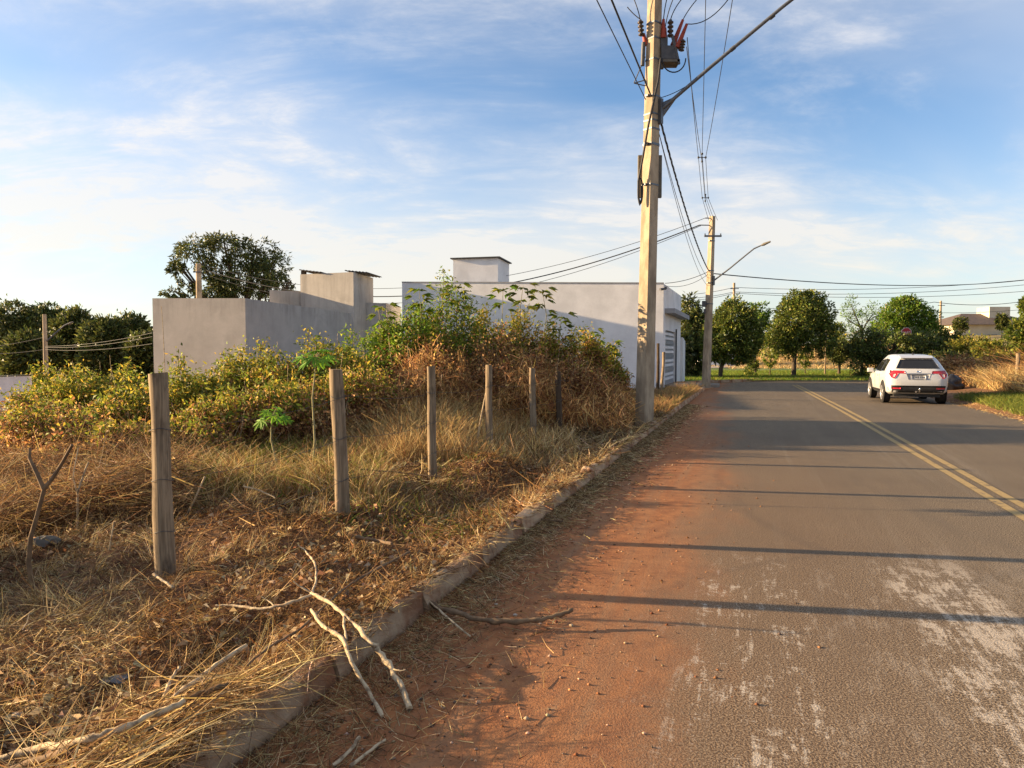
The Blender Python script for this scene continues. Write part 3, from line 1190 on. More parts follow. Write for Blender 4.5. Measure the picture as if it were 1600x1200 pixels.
mb = MB()
q = on2(370)
mb.box((0, 0, 0), (0.75, 0.08, 0.07))
mb.box((-0.34, 0, 0.05), (0.04, 0.04, 0.12))
mb.box((0.34, 0, 0.05), (0.04, 0.04, 0.12))
o = mb.build('crossarm', M['galv'], pole2)
o.location = q + Vector((0, -0.2, 0)) - pole2.location
mb = MB()
for yy, ln in ((341, 0.32), (352, 0.55)):
    p = on2(yy) - pole2.location
    mb.tube([p, p + Vector((-ln, -0.05, 0))], 0.022, 6)
mb.build('insulator_pin', M['dark_metal'], pole2)
mb = MB()
p = on2(475) - pole2.location
mb.box(p + Vector((-0.24, -0.05, 0)), (0.14, 0.14, 0.26))
mb.box(p + Vector((-0.2, -0.05, -0.32)), (0.07, 0.07, 0.2))
mb.build('junction_box', M['dark_metal'], pole2)
la2 = on2(438, 0.17, -0.1)
lamp2 = thing('street_lamp', la2, 'slender curved lamp arm on the pavement corner pole', 'street lamp', 'street lamps on concrete poles')
e1 = W(1165, 399, P2.y - 0.9) - la2
e2 = W(1187, 384.5, P2.y - 1.2) - la2
e3 = W(1200, 379, P2.y - 1.4) - la2
mb = MB()
mb.tube([(0, 0, 0), e1 * 0.5 + Vector((0, 0, -0.02)), e1, e1.lerp(e2, 0.6) + Vector((0, 0, 0.05)), e2, e2.lerp(e3, 0.4)], [0.034, 0.032, 0.03, 0.03, 0.028, 0.026], 8)
mb.build('arm', M['galv'], lamp2)
mb = MB()
dv = (e3 - e2)
mb.tube([e2 + dv * 0.2, e2 + dv * 0.5, e3 + dv * 0.3], [0.035, 0.065, 0.035], 8)
mb.build('lamp_head', M['boxgrey'], lamp2)
mb = MB()
mb.box((-0.03, 0.02, -0.02), (0.08, 0.12, 0.4))
mb.build('gusset', M['galv'], lamp2)

# wires between the poles
gl = 'overhead wires'
tw = MB()
a, b = on1(182, 0.14, -0.05), on2(424, -0.1, -0.15)
cpts = catenary(a, b, 0.35, 90)
for ph in (0, 2.09, 4.19):
    tw.tube([p + Vector((0.016 * math.cos(ph + i * 0.9), 0, 0.016 * math.sin(ph + i * 0.9))) for i, p in enumerate(cpts)], 0.012, 4)
tag(tw.build('twisted_cable', M['cable']), 'twisted black cable from under the near lamp arm to the corner pole', 'cable')
cable(on1(203, 0.14, 0), on2(434, -0.1, 0), 0.45, 0.008, 'thin wire just below the twisted cable between the two nearest poles', group=gl)
cable(on1(206, 0.15, 0), on2(446, -0.1, 0), 0.55, 0.007, 'thinnest lowest wire between the near pole and corner pole', group=gl)
S1 = W(1097, 246, 24.0)
S2 = W(1102, 309, 29.0)


def spacer(p, label):
    root = thing('cable_spacer', p, label, 'cable spacer', 'spacers on the overhead wires')
    for q, w in (((0, 0, 0.12), 0.03), ((-0.12, 0, 0.0), 0.028), ((0.12, 0, 0.0), 0.028), ((0, 0, -0.13), 0.028)):
        mb = MB()
        mb.lathe([(w, -0.03), (w * 1.4, 0), (w, 0.03)], q, 8)
        mb.build('clamp', M['dark_metal'], root)
    mb = MB()
    for q, s in (((0, 0, 0), (0.24, 0.02, 0.022)), ((0, 0, 0), (0.022, 0.02, 0.24))):
        mb.box(q, s)
    mb.build('frame', M['dark_metal'], root)


spacer(S1, 'small diamond wire spacer hanging nearest the lamp arm')
spacer(S2, 'small diamond wire spacer hanging close before the corner pole')
offs = [Vector((0, 0, 0.12)), Vector((-0.12, 0, 0)), Vector((0.12, 0, 0)), Vector((0, 0, -0.13))]
tops = [W(1104, -60, 15.2), on1(62, 0.66, -0.1), W(1146, -10, 15.6), on1(70, 0.70, 0.1)]
names = ['from above the switchgear', 'from the red switchgear covers', 'on the road side', 'from the lower switchgear insulator']
for of, tp, nm in zip(offs, tops, names):
    mb = MB()
    e = on2(345) + Vector((of.x * 1.6, -0.15, of.z))
    pts = catenary(tp, S1 + of, 0.10, 14)[:-1] + catenary(S1 + of, S2 + of, 0.03, 8)[:-1] + catenary(S2 + of, e, 0.02, 6)
    mb.tube(pts, 0.009, 5)
    tag(mb.build('power_line', M['cable']), 'spacer-held wire %s to the corner pole top' % nm, 'cable', gl)
# wires running back over the camera towards the previous pole
for yy, dx, sg, r_, nm in ((155, -0.05, 0.15, 0.016, 'thick'), (160, -0.16, 0.25, 0.009, 'thin')):
    a = on1(yy, dx, -0.16)
    b = a + (-RD) * 34 + Vector((dx * 4, 0, 0.6))
    cable(a, b, sg, r_, '%s wire running back from the near pole along the verge' % nm, group=gl, n=40)
# service wires to the left behind the roofs
LP = thing('utility_pole', W(313, 560, 42) * 1.0, 'plain concrete pole standing before the big dark tree', 'utility pole', 'concrete utility poles')
LP.location.z = -1.6
zt_ = W(313, 412, 42).z + 1.6
mb = MB()
mb.tube([(0, 0, 0), (0, 0, zt_ * 0.5), (0, 0, zt_)], [0.24, 0.2, 0.16], 8)
mb.build('shaft', M['polec'], LP)
mb = MB()
mb.box((0, -0.15, zt_ - 0.5), (0.5, 0.06, 0.06))
mb.build('crossarm', M['galv'], LP)
lpt = Vector((LP.location.x, 42, W(313, 425, 42).z))
cable(on2(341, -0.32, -0.05), lpt + Vector((0, 0, 0.5)), 2.2, 0.012, 'upper sagging wire from corner pole across behind the white building', group=gl, n=40)
cable(on2(352, -0.55, -0.05), lpt + Vector((0, 0, 0.25)), 2.35, 0.026, 'heavy sagging wire from corner pole across behind the white building', group=gl, n=40)
cable(on2(353, -0.5, -0.05), lpt, 2.55, 0.012, 'lower sagging wire from corner pole across behind the white building', group=gl, n=40)
for i, (dz, nm) in enumerate(((0.0, 'straight'), (-0.35, 'slack'))):
    cable(on2(425 + 4 * i, -0.12, -0.1), W(1040, 443, 30.05) + Vector((0, 0.1, 0.02 - i * 0.1)), 0.10 + 0.12 * i, 0.010 + 0.003 * (1 - i), '%s service wire from corner pole to white building corner' % nm, group=gl)
# left pole with lamp
LL = thing('utility_pole', (W(72, 580, 31).x, 31, -1.5), 'thin weathered pole in front of the left tree line', 'utility pole', 'concrete utility poles')
h_ = W(72, 491, 31).z + 1.5
mb = MB()
mb.tube([(0, 0, 0), (0, 0, h_ * 0.5), (0, 0, h_)], [0.12, 0.10, 0.075], 8)
mb.build('shaft', M['polec'], LL)
l3 = Vector((LL.location.x + 0.1, 30.95, W(72, 533, 31).z))
lamp3 = thing('street_lamp', l3, 'short curved lamp arm on the thin left pole before trees', 'street lamp', 'street lamps on concrete poles')
mb = MB()
ea, eb = W(100, 509, 31) - l3, W(113, 504, 31) - l3
mb.tube([(0, 0, 0), ea * 0.55, ea, ea.lerp(eb, 0.6) + Vector((0, 0, 0.03))], 0.028, 6)
mb.build('arm', M['galv'], lamp3)
mb = MB()
mb.tube([ea.lerp(eb, 0.5), ea.lerp(eb, 0.8), eb * 1.03], [0.035, 0.055, 0.03], 8)
mb.build('lamp_head', M['boxgrey'], lamp3)
pl = lambda y: Vector((LL.location.x, 30.95, W(72, y, 31).z))
for y0, y1, r_, nm in ((541, 520, 0.008, 'upper'), (543, 526, 0.008, 'middle'), (546, 537, 0.007, 'lower')):
    cable(pl(y0), W(237, y1, 25.0) + Vector((0.02, 0, 0)), 0.12, r_, '%s wire from thin left pole to the grey house wall' % nm, group=gl)
for y0, y1, nm in ((527, 545, 'upper'), (546, 552, 'lower')):
    cable(pl(y0), W(-60, y1, 32), 0.1, 0.011, '%s wire leaving the thin left pole away from the houses' % nm, group=gl)
# far poles and the wires strung along the far street
far_pts = [(1147, 442, 74, 'green-stained far pole rising above the round trees'), (1385, 475, 88, 'slim far pole between the feathery tree and bright tree'), (1470, 470, 92, 'pale far pole left of the hillside house'), (1402, 463, 100, 'faint far pole tip above the bright green tree')]
fp = []
for x, y, Y, lb in far_pts:
    tp = W(x, y, Y)
    root = thing('utility_pole', (tp.x, Y, float(gz(np.float64(tp.x), np.float64(Y))) - 0.1), lb, 'utility pole', 'concrete utility poles')
    hh = tp.z - root.location.z
    mb = MB()
    mb.tube([(0, 0, 0), (0, 0, hh)], [0.2, 0.13], 8)
    mb.build('shaft', M['polec'], root)
    mb = MB()
    mb.box((0, -0.15, hh - 0.6), (0.9, 0.08, 0.08))
    mb.build('crossarm', M['galv'], root)
    fp.append(tp)
cable(on2(428, 0.15, -0.1), W(1700, 421, 62), 0.9, 0.024, 'heavy wire from corner pole to the right over the trees', group=gl, n=40)
rows = [((1080, 460), (1147, 449), (1700, 426), 74, 'top'), ((1080, 466), (1147, 456), (1700, 434), 74, 'second'), ((1080, 470), (1147, 458), (1700, 446), 75, 'third'), ((1150, 480), (1380, 484), (1700, 470), 84, 'fourth'), ((1380, 478), (1460, 472), (1700, 445), 60, 'fifth')]
for a, b, c, Y, nm in rows:
    mb = MB()
    mb.tube(catenary(W(*a, Y), W(*b, Y), 0.1, 8)[:-1] + catenary(W(*b, Y), W(*c, Y), 0.8, 24), 0.024, 5)
    tag(mb.build('power_line', M['cable']), '%s wire strung along the far street above the trees' % nm, 'cable', gl)

# ------------------------------------------------------------------ fence
def make_post(name, base, h, r, label, mat, lean=(0, 0), group='wooden fence posts', top_cut=0.0):
    root = thing(name, base, label, 'fence post', group)
    mb = MB()
    n, k = 16, 14
    V, F = [], []
    sd = random.uniform(0, 100)
    for i in range(n + 1):
        t = i / n
        z = -0.15 + (h + 0.15) * t
        for j in range(k):
            a = 2 * math.pi * j / k
            nn = noise.noise(Vector((math.cos(a) * 1.2 + sd, math.sin(a) * 1.2, z * 2.4)))
            rr = r * (1.08 - 0.14 * t) * (1 + 0.17 * nn + 0.07 * math.sin(3 * a + sd + z))
            zz = z + (top_cut * math.cos(a) if i == n else 0)
            V.append((rr * math.cos(a) + lean[0] * t + 0.02 * noise.noise(Vector((sd, z * 1.3, 0))), rr * math.sin(a) + lean[1] * t, zz))
    for i in range(n):
        for j in range(k):
            F.append((i * k + j, i * k + (j + 1) % k, (i + 1) * k + (j + 1) % k, (i + 1) * k + j))
    mb.add(V, F, True)
    mb.add(V[-k:], [tuple(range(k))])
    mb.build('shaft', mat, root)
    for z in (0.35, 0.72, 1.08):
        if z < h - 0.1 and r > 0.04:
            s = MB()
            t = (z + 0.15) / (h + 0.15)
            s.tube([(lean[0] * t + r * 1.10 * math.cos(a), lean[1] * t + r * 1.10 * math.sin(a), z + 0.012 * math.sin(a * 2 + sd)) for a in np.linspace(0.2, 6.4, 14)], 0.0022, 4)
            s.build('wire_wrap', M['dark_metal'], root)
    return root


posts = [((261, 900), 1.46, 0.064, (-0.035, 0), 'wood', 'thick weathered post beside the big forked branch, end of the fence'),
         ((537, 806), 1.46, 0.060, (-0.045, 0), 'wood', 'weathered post beside the two papaya saplings'),
         ((676, 748), 1.43, 0.052, (-0.02, 0), 'wood', 'slim pale post standing in the tallest golden grass'),
         ((766, 713), 1.42, 0.052, (-0.02, 0), 'wood', 'slim pale post with a thin stick leaning beside it'),
         ((832, 694), 1.40, 0.055, (0, 0), 'wood', 'brownish post against the dry brown thicket'),
         ((874, 684), 1.40, 0.055, (-0.02, 0), 'darkwood', 'thin dark post at the edge of the dry thicket'),
         ((906, 664), 1.40, 0.06, (0.02, 0), 'darkwood', 'dark post behind the small green weed'),
         ((955, 650), 1.55, 0.10, (0, 0), 'darkwood', 'broad dark charred post, first of the clustered pair'),
         ((972, 646), 1.75, 0.09, (0, 0), 'darkwood', 'taller dark charred post beside the concrete pole')]
tops = []
for (px, py), h, r, ln, mt, lb in posts:
    b = G(px, py, 0.0)
    for _ in range(8):
        b = G(px, py, float(fz(np.float64(b.x), np.float64(b.y))))
    b.z -= 0.02
    h2 = W(px, {261: 583, 537: 577, 676: 572, 766: 570, 832: 575, 874: 580, 906: 577}.get(px, 590), b.y).z - b.z
    make_post('fence_post', b, h2, r, lb, M[mt], ln, top_cut=random.uniform(-0.008, 0.012))
    tops.append((b, h2, r))
for k_, (zz, nm) in enumerate(((0.36, 'lowest'), (0.73, 'middle'), (1.09, 'top'))):
    mb = MB()
    for (a, ha, ra), (b, hb, rb) in zip(tops[:6], tops[1:7]):
        pa_ = Vector((a.x + ra, a.y - ra * 0.4, a.z + zz))
        pb_ = Vector((b.x + rb, b.y - rb * 0.4, b.z + zz))
        mb.tube(catenary(pa_, pb_, 0.05, 6), 0.0022, 3, cap=False)
    tag(mb.build('fence_wire', M['dark_metal']), '%s thin wire strand strung between the wooden posts' % nm, 'wire', 'fence wires')
# small stakes right of the pole, right-hand post
for x, y, Y, h, lb in ((1028, 610, 24.5, 1.9, 'short dark stake by the garage door'), (1033, 612, 24.2, 1.6, 'short pale stake by the garage door')):
    b = W(x, y, Y)
    b.z = 0.0
    make_post('stake', b, h, 0.05, lb, M['wood' if 'pale' in lb else 'darkwood'], (0.08 if 'pale' in lb else 0, 0), group='stakes by the garage door')
b = G(1588, 612, 0.2)
make_post('fence_post', Vector((b.x, b.y, 0.1)), 1.45, 0.065, 'weathered post in dry grass on the right-hand bank', M['wood'], (0.02, 0))
for x, y, Y, h, lb in ((152, 690, 11.5, 0.75, 'short dark stub post among yellow shrubs'), (230, 660, 12.5, 0.8, 'short stub post just behind the thick weathered post')):
    b = W(x, y, Y)
    b.z = float(fz(np.float64(b.x), np.float64(b.y)))
    make_post('stub_post', b, h, 0.05, lb, M['darkwood'], group='stub posts in the weeds')
# ------------------------------------------------------------------ car
def glossy(name, col, rough=0.25, coat=0.6, metal=0.0):
    m = NT(name)
    P = m.coord()
    c = m.mix(m.ramp(m.noise(P, 3, 6, 0.6), 0.45, 0.75, 0, 0.18), col, tuple(x * 0.8 for x in col))
    m.l(c, m.b.inputs['Base Color'])
    m.b.inputs['Roughness'].default_value = rough
    m.b.inputs['Metallic'].default_value = metal
    m.b.inputs['Coat Weight'].default_value = coat
    return m.m


M['paint'] = glossy('white_paint', (0.52, 0.52, 0.515), 0.35, 0.6)
M['glass'] = glossy('tinted_glass', (0.012, 0.012, 0.014), 0.06, 0.0)
M['trim'] = pm('black_trim', (0.016, 0.016, 0.017), (0.026, 0.026, 0.027), 8, 0.6)
M['tail'] = glossy('red_lens', (0.42, 0.012, 0.018), 0.15, 0.8)
M['clear'] = glossy('clear_lens', (0.55, 0.42, 0.40), 0.2, 0.8)
M['tyre'] = pm('tyre_rubber', (0.018, 0.017, 0.016), (0.03, 0.026, 0.022), 14, 0.85)
M['rim'] = glossy('alloy', (0.42, 0.42, 0.43), 0.35, 0.0, 0.6)
M['chrome'] = glossy('chrome', (0.7, 0.7, 0.7), 0.15, 0.0, 1.0)
M['plate'] = pm('number_plate', (0.62, 0.62, 0.62), (0.52, 0.52, 0.53), 6, 0.5)


def car():
    rz = math.atan2(RD.y, RD.x)
    rl = G(1381, 628.5)                       # rear left wheel contact
    org = rl - RD * 0.82 + RN * 0.80          # middle of the tail on the ground
    root = thing('parked_car', (org.x, org.y, 0), 'white hatchback SUV parked by the right verge, seen from behind', 'car', rz=rz)
    root.scale = (0.96, 0.96, 0.96)
    # stations: x, bottom, top, half width low, half width belt, belt height, half width roof
    S = [(0.00, 0.46, 0.84, 0.62, 0.62, 0.80, 0.50),
         (0.035, 0.40, 0.98, 0.74, 0.74, 0.88, 0.60),
         (0.09, 0.36, 1.08, 0.81, 0.82, 0.93, 0.66),
         (0.19, 0.33, 1.20, 0.855, 0.865, 0.97, 0.66),
         (0.33, 0.30, 1.38, 0.87, 0.88, 1.00, 0.60),
         (0.44, 0.29, 1.50, 0.875, 0.885, 1.00, 0.575),
         (0.52, 0.28, 1.535, 0.88, 0.885, 1.00, 0.57),
         (0.9, 0.27, 1.575, 0.88, 0.885, 0.99, 0.57),
         (1.5, 0.26, 1.60, 0.88, 0.885, 0.97, 0.58),
         (2.1, 0.26, 1.59, 0.88, 0.885, 0.95, 0.575),
         (2.6, 0.26, 1.50, 0.88, 0.885, 0.94, 0.58),
         (3.0, 0.27, 1.28, 0.88, 0.88, 0.93, 0.62),
         (3.35, 0.28, 1.06, 0.875, 0.875, 0.91, 0.68),
         (3.8, 0.30, 0.98, 0.85, 0.85, 0.87, 0.64),
         (4.12, 0.34, 0.88, 0.78, 0.78, 0.78, 0.56),
         (4.29, 0.42, 0.70, 0.62, 0.62, 0.62, 0.45)]
    rings = []
    for x, zb, zt, wl, wb, zbel, wr in S:
        zbel = min(zbel, zt - 0.06)
        pts = [(0, zb), (wl * 0.55, zb), (wl * 0.88, zb + 0.02), (wl * 0.985, zb + 0.10), (wl * 1.0, zb + (zbel - zb) * 0.45), (wb * 1.005, zb + (zbel - zb) * 0.75), (wb * 0.985, zbel)]
        for t in (0.3, 0.6, 0.85):
            pts.append((wb * 0.985 + (wr - wb * 0.985) * (t ** 1.15), zbel + (zt - 0.05 - zbel) * t))
        pts += [(wr * 0.93, zt - 0.03), (wr * 0.72, zt - 0.006), (wr * 0.36, zt), (0, zt + 0.004)]
        rings.append([(x, y, z) for y, z in pts] + [(x, -y, z) for y, z in pts[-2:0:-1]])
    k = len(rings[0])
    mb = MB()
    V = [p for r in rings for p in r]
    F = [(i * k + j, i * k + (j + 1) % k, (i + 1) * k + (j + 1) % k, (i + 1) * k + j) for i in range(len(rings) - 1) for j in range(k)]
    F.append(tuple(range(k - 1, -1, -1)))
    F.append(tuple((len(rings) - 1) * k + j for j in range(k)))
    mb.add(V, F, True)
    body = mb.build('body', M['paint'], root)
    bm = bmesh.new()
    bm.from_mesh(body.data)
    bmesh.ops.recalc_face_normals(bm, faces=bm.faces[:])
    # wheel arches are cut as dark rounds on the flank; here only the surface is needed
    bvh = BVHTree.FromBMesh(bm)
    bm.to_mesh(body.data)
    bm.free()

    def patch(corners, axis, name, mat, parent=root, nu=8, nv=4, off=0.010, mir=False):
        """four corners in (y,z) seen from behind, or (x,z) seen from the side, laid on the body"""
        out = []
        for s in ((1, -1) if mir else (1,)):
            P = []
            for i in range(nu + 1):
                for j in range(nv + 1):
                    a, b = i / nu, j / nv
                    q = [(corners[0][c] * (1 - a) + corners[1][c] * a) * (1 - b) + (corners[3][c] * (1 - a) + corners[2][c] * a) * b for c in (0, 1)]
                    if axis == 'x':
                        o_, d_ = Vector((-2, q[0] * s, q[1])), Vector((1, 0, 0))
                    elif axis == 'f':
                        o_, d_ = Vector((6, q[0] * s, q[1])), Vector((-1, 0, 0))
                    else:
                        o_, d_ = Vector((q[0], 3 * s, q[1])), Vector((0, -s, 0))
                    h = bvh.ray_cast(o_, d_)[0]
                    if h is None:
                        h = bvh.find_nearest(o_ + d_ * (2.2 if axis == 'x' else 2.1))[0]
                    P.append(h)
            n = len(P)
            o2 = Vector((-1, 0, 0)) if axis == 'x' else (Vector((1, 0, 0)) if axis == 'f' else Vector((0, s, 0)))
            V = [p + o2 * off for p in P] + [p - o2 * 0.02 for p in P]
            Q = []
            w = nv + 1
            for i in range(nu):
                for j in range(nv):
                    Q.append((i * w + j, (i + 1) * w + j, (i + 1) * w + j + 1, i * w + j + 1))
            rim = [i * w for i in range(nu + 1)] + [nu * w + j for j in range(1, nv + 1)] + [i * w + nv for i in range(nu - 1, -1, -1)] + [j for j in range(nv - 1, 0, -1)]
            for a, b in zip(rim, rim[1:] + rim[:1]):
                Q.append((a, b, n + b, n + a))
            m2 = MB()
            m2.add(V, Q, True)
            out.append(m2.build(name, mat, parent))
        return out
    patch([(-0.62, 1.14), (0.62, 1.14), (0.47, 1.425), (-0.47, 1.425)], 'x', 'rear_window', M['glass'], nu=12, nv=6)
    patch([(-0.80, 0.30), (0.80, 0.30), (0.86, 0.60), (-0.86, 0.60)], 'x', 'rear_bumper', M['trim'], nu=16, nv=4, off=0.014)
    for s in (1, -1):
        a = patch([(0.36 * s, 0.985), (0.80 * s, 0.99), (0.78 * s, 1.085), (0.40 * s, 1.065)], 'x', 'tail_light', M['tail'], nu=8, nv=3, off=0.016)[0]
        patch([(0.56 * s, 0.985), (0.83 * s, 0.985), (0.78 * s, 0.86), (0.68 * s, 0.82)], 'x', 'lower_lens', M['tail' if s < 0 else 'tail'], a, nu=5, nv=4, off=0.018)
        patch([(0.64 * s, 0.97), (0.72 * s, 0.97), (0.73 * s, 0.87), (0.68 * s, 0.87)], 'x', 'reverse_lens', M['clear'], a, nu=3, nv=3, off=0.022)
        patch([(0.50 * s, 0.49), (0.76 * s, 0.49), (0.76 * s, 0.54), (0.50 * s, 0.54)], 'x', 'reflector', M['tail'], nu=5, nv=2, off=0.022)
    patch([(-0.36, 0.972), (0.36, 0.972), (0.36, 0.992), (-0.36, 0.992)], 'x', 'chrome_strip', M['chrome'], nu=8, nv=1, off=0.02)
    patch([(-0.28, 0.79), (0.28, 0.79), (0.34, 0.965), (-0.34, 0.965)], 'x', 'plate_recess', M['grey_trim'], nu=6, nv=3, off=0.008)
    pl_ = patch([(-0.20, 0.81), (0.20, 0.81), (0.20, 0.94), (-0.20, 0.94)], 'x', 'number_plate', M['plate'], nu=4, nv=2, off=0.026)[0]
    patch([(-0.20, 0.918), (0.20, 0.918), (0.20, 0.94), (-0.20, 0.94)], 'x', 'plate_band', M['dark_metal'], pl_, nu=4, nv=1, off=0.03)
    for i, yy in enumerate((-0.165, -0.118, -0.071, -0.012, 0.035, 0.082, 0.129)):
        patch([(yy, 0.83), (yy + 0.03, 0.83), (yy + 0.03, 0.898), (yy, 0.898)], 'x', 'plate_mark', M['dark_metal'], pl_, nu=1, nv=1, off=0.03)
    patch([(-0.045, 1.02), (0.045, 1.02), (0.045, 1.075), (-0.045, 1.075)], 'x', 'emblem', M['chrome'], nu=2, nv=2, off=0.014)
    # side glass, sills, handles
    for s in (1, -1):
        def side(c, name, mat, off=0.008, nu=6, nv=3, parent=root):
            o_ = patch([(x, z) for x, z in c], 'y', name, mat, parent, nu, nv, off, mir=True)
            return o_
        break
    side([(0.78, 1.04), (1.45, 1.02), (1.45, 1.44), (0.98, 1.42)], 'rear_side_window', M['glass'])
    side([(1.52, 1.02), (2.85, 1.0), (2.50, 1.38), (1.52, 1.44)], 'front_side_window', M['glass'])
    side([(1.45, 1.02), (1.52, 1.02), (1.52, 1.45), (1.45, 1.45)], 'door_pillar', M['trim'], nu=1)
    side([(1.15, 0.30), (3.05, 0.30), (3.05, 0.42), (1.15, 0.42)], 'sill_trim', M['trim'], 0.012, 10, 2)
    side([(2.42, 0.46), (2.435, 0.46), (2.435, 0.96), (2.42, 0.96)], 'door_seam', M['trim'], 0.004, 1, 6)
    side([(1.50, 0.46), (1.515, 0.46), (1.515, 0.96), (1.50, 0.96)], 'door_seam', M['trim'], 0.004, 1, 6)
    side([(1.75, 0.86), (1.95, 0.865), (1.95, 0.895), (1.75, 0.89)], 'door_handle', M['paint'], 0.03, 3, 1)
    patch([(-0.60, 1.02), (0.60, 1.02), (0.52, 1.44), (-0.52, 1.44)], 'f', 'windscreen', M['glass'], nu=8, nv=4)
    patch([(-0.5, 0.50), (0.5, 0.50), (0.5, 0.72), (-0.5, 0.72)], 'f', 'grille', M['trim'], nu=8, nv=2)
    for s in (1, -1):
        patch([(0.52 * s, 0.68), (0.76 * s, 0.68), (0.76 * s, 0.80), (0.52 * s, 0.78)], 'f', 'headlight', M['clear'], nu=4, nv=2)
    # spoiler lip and antenna
    mb = MB()
    P = [(0.33, -0.47, 1.45), (0.33, 0.47, 1.45), (0.55, 0.50, 1.52), (0.55, -0.50, 1.52), (0.30, -0.46, 1.48), (0.30, 0.46, 1.48), (0.60, 0.48, 1.555), (0.60, -0.48, 1.555)]
    mb.add(P, [(3, 2, 1, 0), (4, 5, 6, 7), (0, 1, 5, 4), (1, 2, 6, 5), (2, 3, 7, 6), (3, 0, 4, 7)])
    mb.build('spoiler', M['paint'], root, bevel=0.012)
    mb = MB()
    mb.box((0.95, 0, 1.61), (0.14, 0.035, 0.07), None, 0.5)
    mb.build('antenna', M['trim'], root)
    # mirrors
    for s in (1, -1):
        mb = MB()
        mb.box((2.72, s * 0.99, 1.03), (0.12, 0.2, 0.15))
        mb.box((2.74, s * 0.89, 0.99), (0.07, 0.1, 0.05))
        mb.build('mirror', M['paint' if s > 0 else 'trim'], root, bevel=0.03)
    # wheels and arches
    for x in (0.82, 3.43):
        for s in (1, -1):
            Mx = Matrix.Rotation(R(-90 * s), 3, 'X')
            mb = MB()
            V, F = [], []
            n = 24
            for i in range(n + 1):
                a = math.pi * i / n - 0.12 if False else math.pi * (i / n)
                for r_, yy in ((0.335, 0.872), (0.42, 0.893), (0.335, 0.905), (0.40, 0.905)):
                    V.append((x + r_ * math.cos(a), s * yy, 0.335 + r_ * math.sin(a)))
            for i in range(n):
                F.append((i * 4 + 2, i * 4 + 3, i * 4 + 7, i * 4 + 6))
                F.append((i * 4 + 3, i * 4 + 1, i * 4 + 5, i * 4 + 7))
            mb.add(V, F, True)
            mb.build('wheel_arch', M['trim'], root)
            mb = MB()
            mb.lathe([(0.385, 0.0), (0.385, 0.012)], (x, s * 0.888, 0.335), 28, Mx)
            mb.build('wheel_well', M['trim'], root)
            wh = bpy.data.objects.new('wheel', None)
            COL.objects.link(wh)
            wh.parent = root
            wh.location = (x, s * 0.80, 0.333)
            mb = MB()
            mb.lathe([(0.225, -0.10), (0.30, -0.11), (0.328, -0.085), (0.333, -0.05), (0.333, 0.06), (0.328, 0.09), (0.30, 0.115), (0.235, 0.118), (0.225, 0.10)], (0, 0, 0), 28, Mx)
            mb.build('tyre', M['tyre'], wh)
            mb = MB()
            mb.lathe([(0.232, 0.095), (0.235, 0.12), (0.215, 0.12), (0.205, 0.07), (0.10, 0.06)], (0, 0, 0), 28, Mx)
            for q in range(5):
                a = 2 * math.pi * q / 5
                c = Mx @ Vector((0.13 * math.cos(a), 0.13 * math.sin(a), 0.105))
                mb.box(c, (0.2, 0.05, 0.02), Mx @ Matrix.Rotation(a, 3, 'Z'))
            mb.build('rim', M['rim'], wh)
    # tow ball
    mb = MB()
    mb.tube([(0.25, -0.02, 0.40), (-0.06, -0.02, 0.40), (-0.10, -0.02, 0.43), (-0.10, -0.02, 0.47)], 0.022, 8)
    mb.lathe([(0.015, -0.03), (0.03, -0.012), (0.03, 0.012), (0.012, 0.03)], (-0.10, -0.02, 0.495), 10)
    mb.box((-0.07, 0.08, 0.41), (0.05, 0.05, 0.05))
    mb.build('tow_ball', M['chrome'], root)
    mb = MB()
    mb.box((1.9, 0, 0.30), (3.4, 1.3, 0.14))
    mb.tube([(0.3, -0.45, 0.30), (0.9, -0.45, 0.30)], 0.09, 8)
    mb.build('underbody', M['trim'], root)


car()


def rubbish_bag():
    p = G(1487, 610, 0.12)
    bm = bmesh.new()
    bmesh.ops.create_icosphere(bm, subdivisions=4, radius=1.0)
    for v in bm.verts:
        c = v.co.copy()
        n = noise.noise(c * 1.6) * 0.22 + abs(noise.noise(c * 4.5)) * 0.14
        v.co = Vector((c.x * 0.44, c.y * 0.34, max(c.z, -0.55) * 0.33 + 0.17)) * (1 + n * 1.2)
        if c.z > 0.8:
            v.co.z += (c.z - 0.8) * 0.55
            v.co.x *= 1 - (c.z - 0.8) * 2.2
    me = bpy.data.meshes.new('rubbish_bag')
    bm.to_mesh(me)
    bm.free()
    for f in me.polygons:
        f.use_smooth = True
    root = thing('rubbish_bag', p + Vector((0, 0, -0.02)), 'black plastic rubbish bag lying on the verge beside the car', 'rubbish bag')
    new_obj('sack', me, glossy('black_plastic', (0.008, 0.008, 0.011), 0.42, 0.0), root)
    mb = MB()
    mb.lathe([(0.05, 0), (0.03, 0.05), (0.07, 0.14)], (0, 0, 0.50), 9)
    mb.build('knot', M['trim'], root)


rubbish_bag()


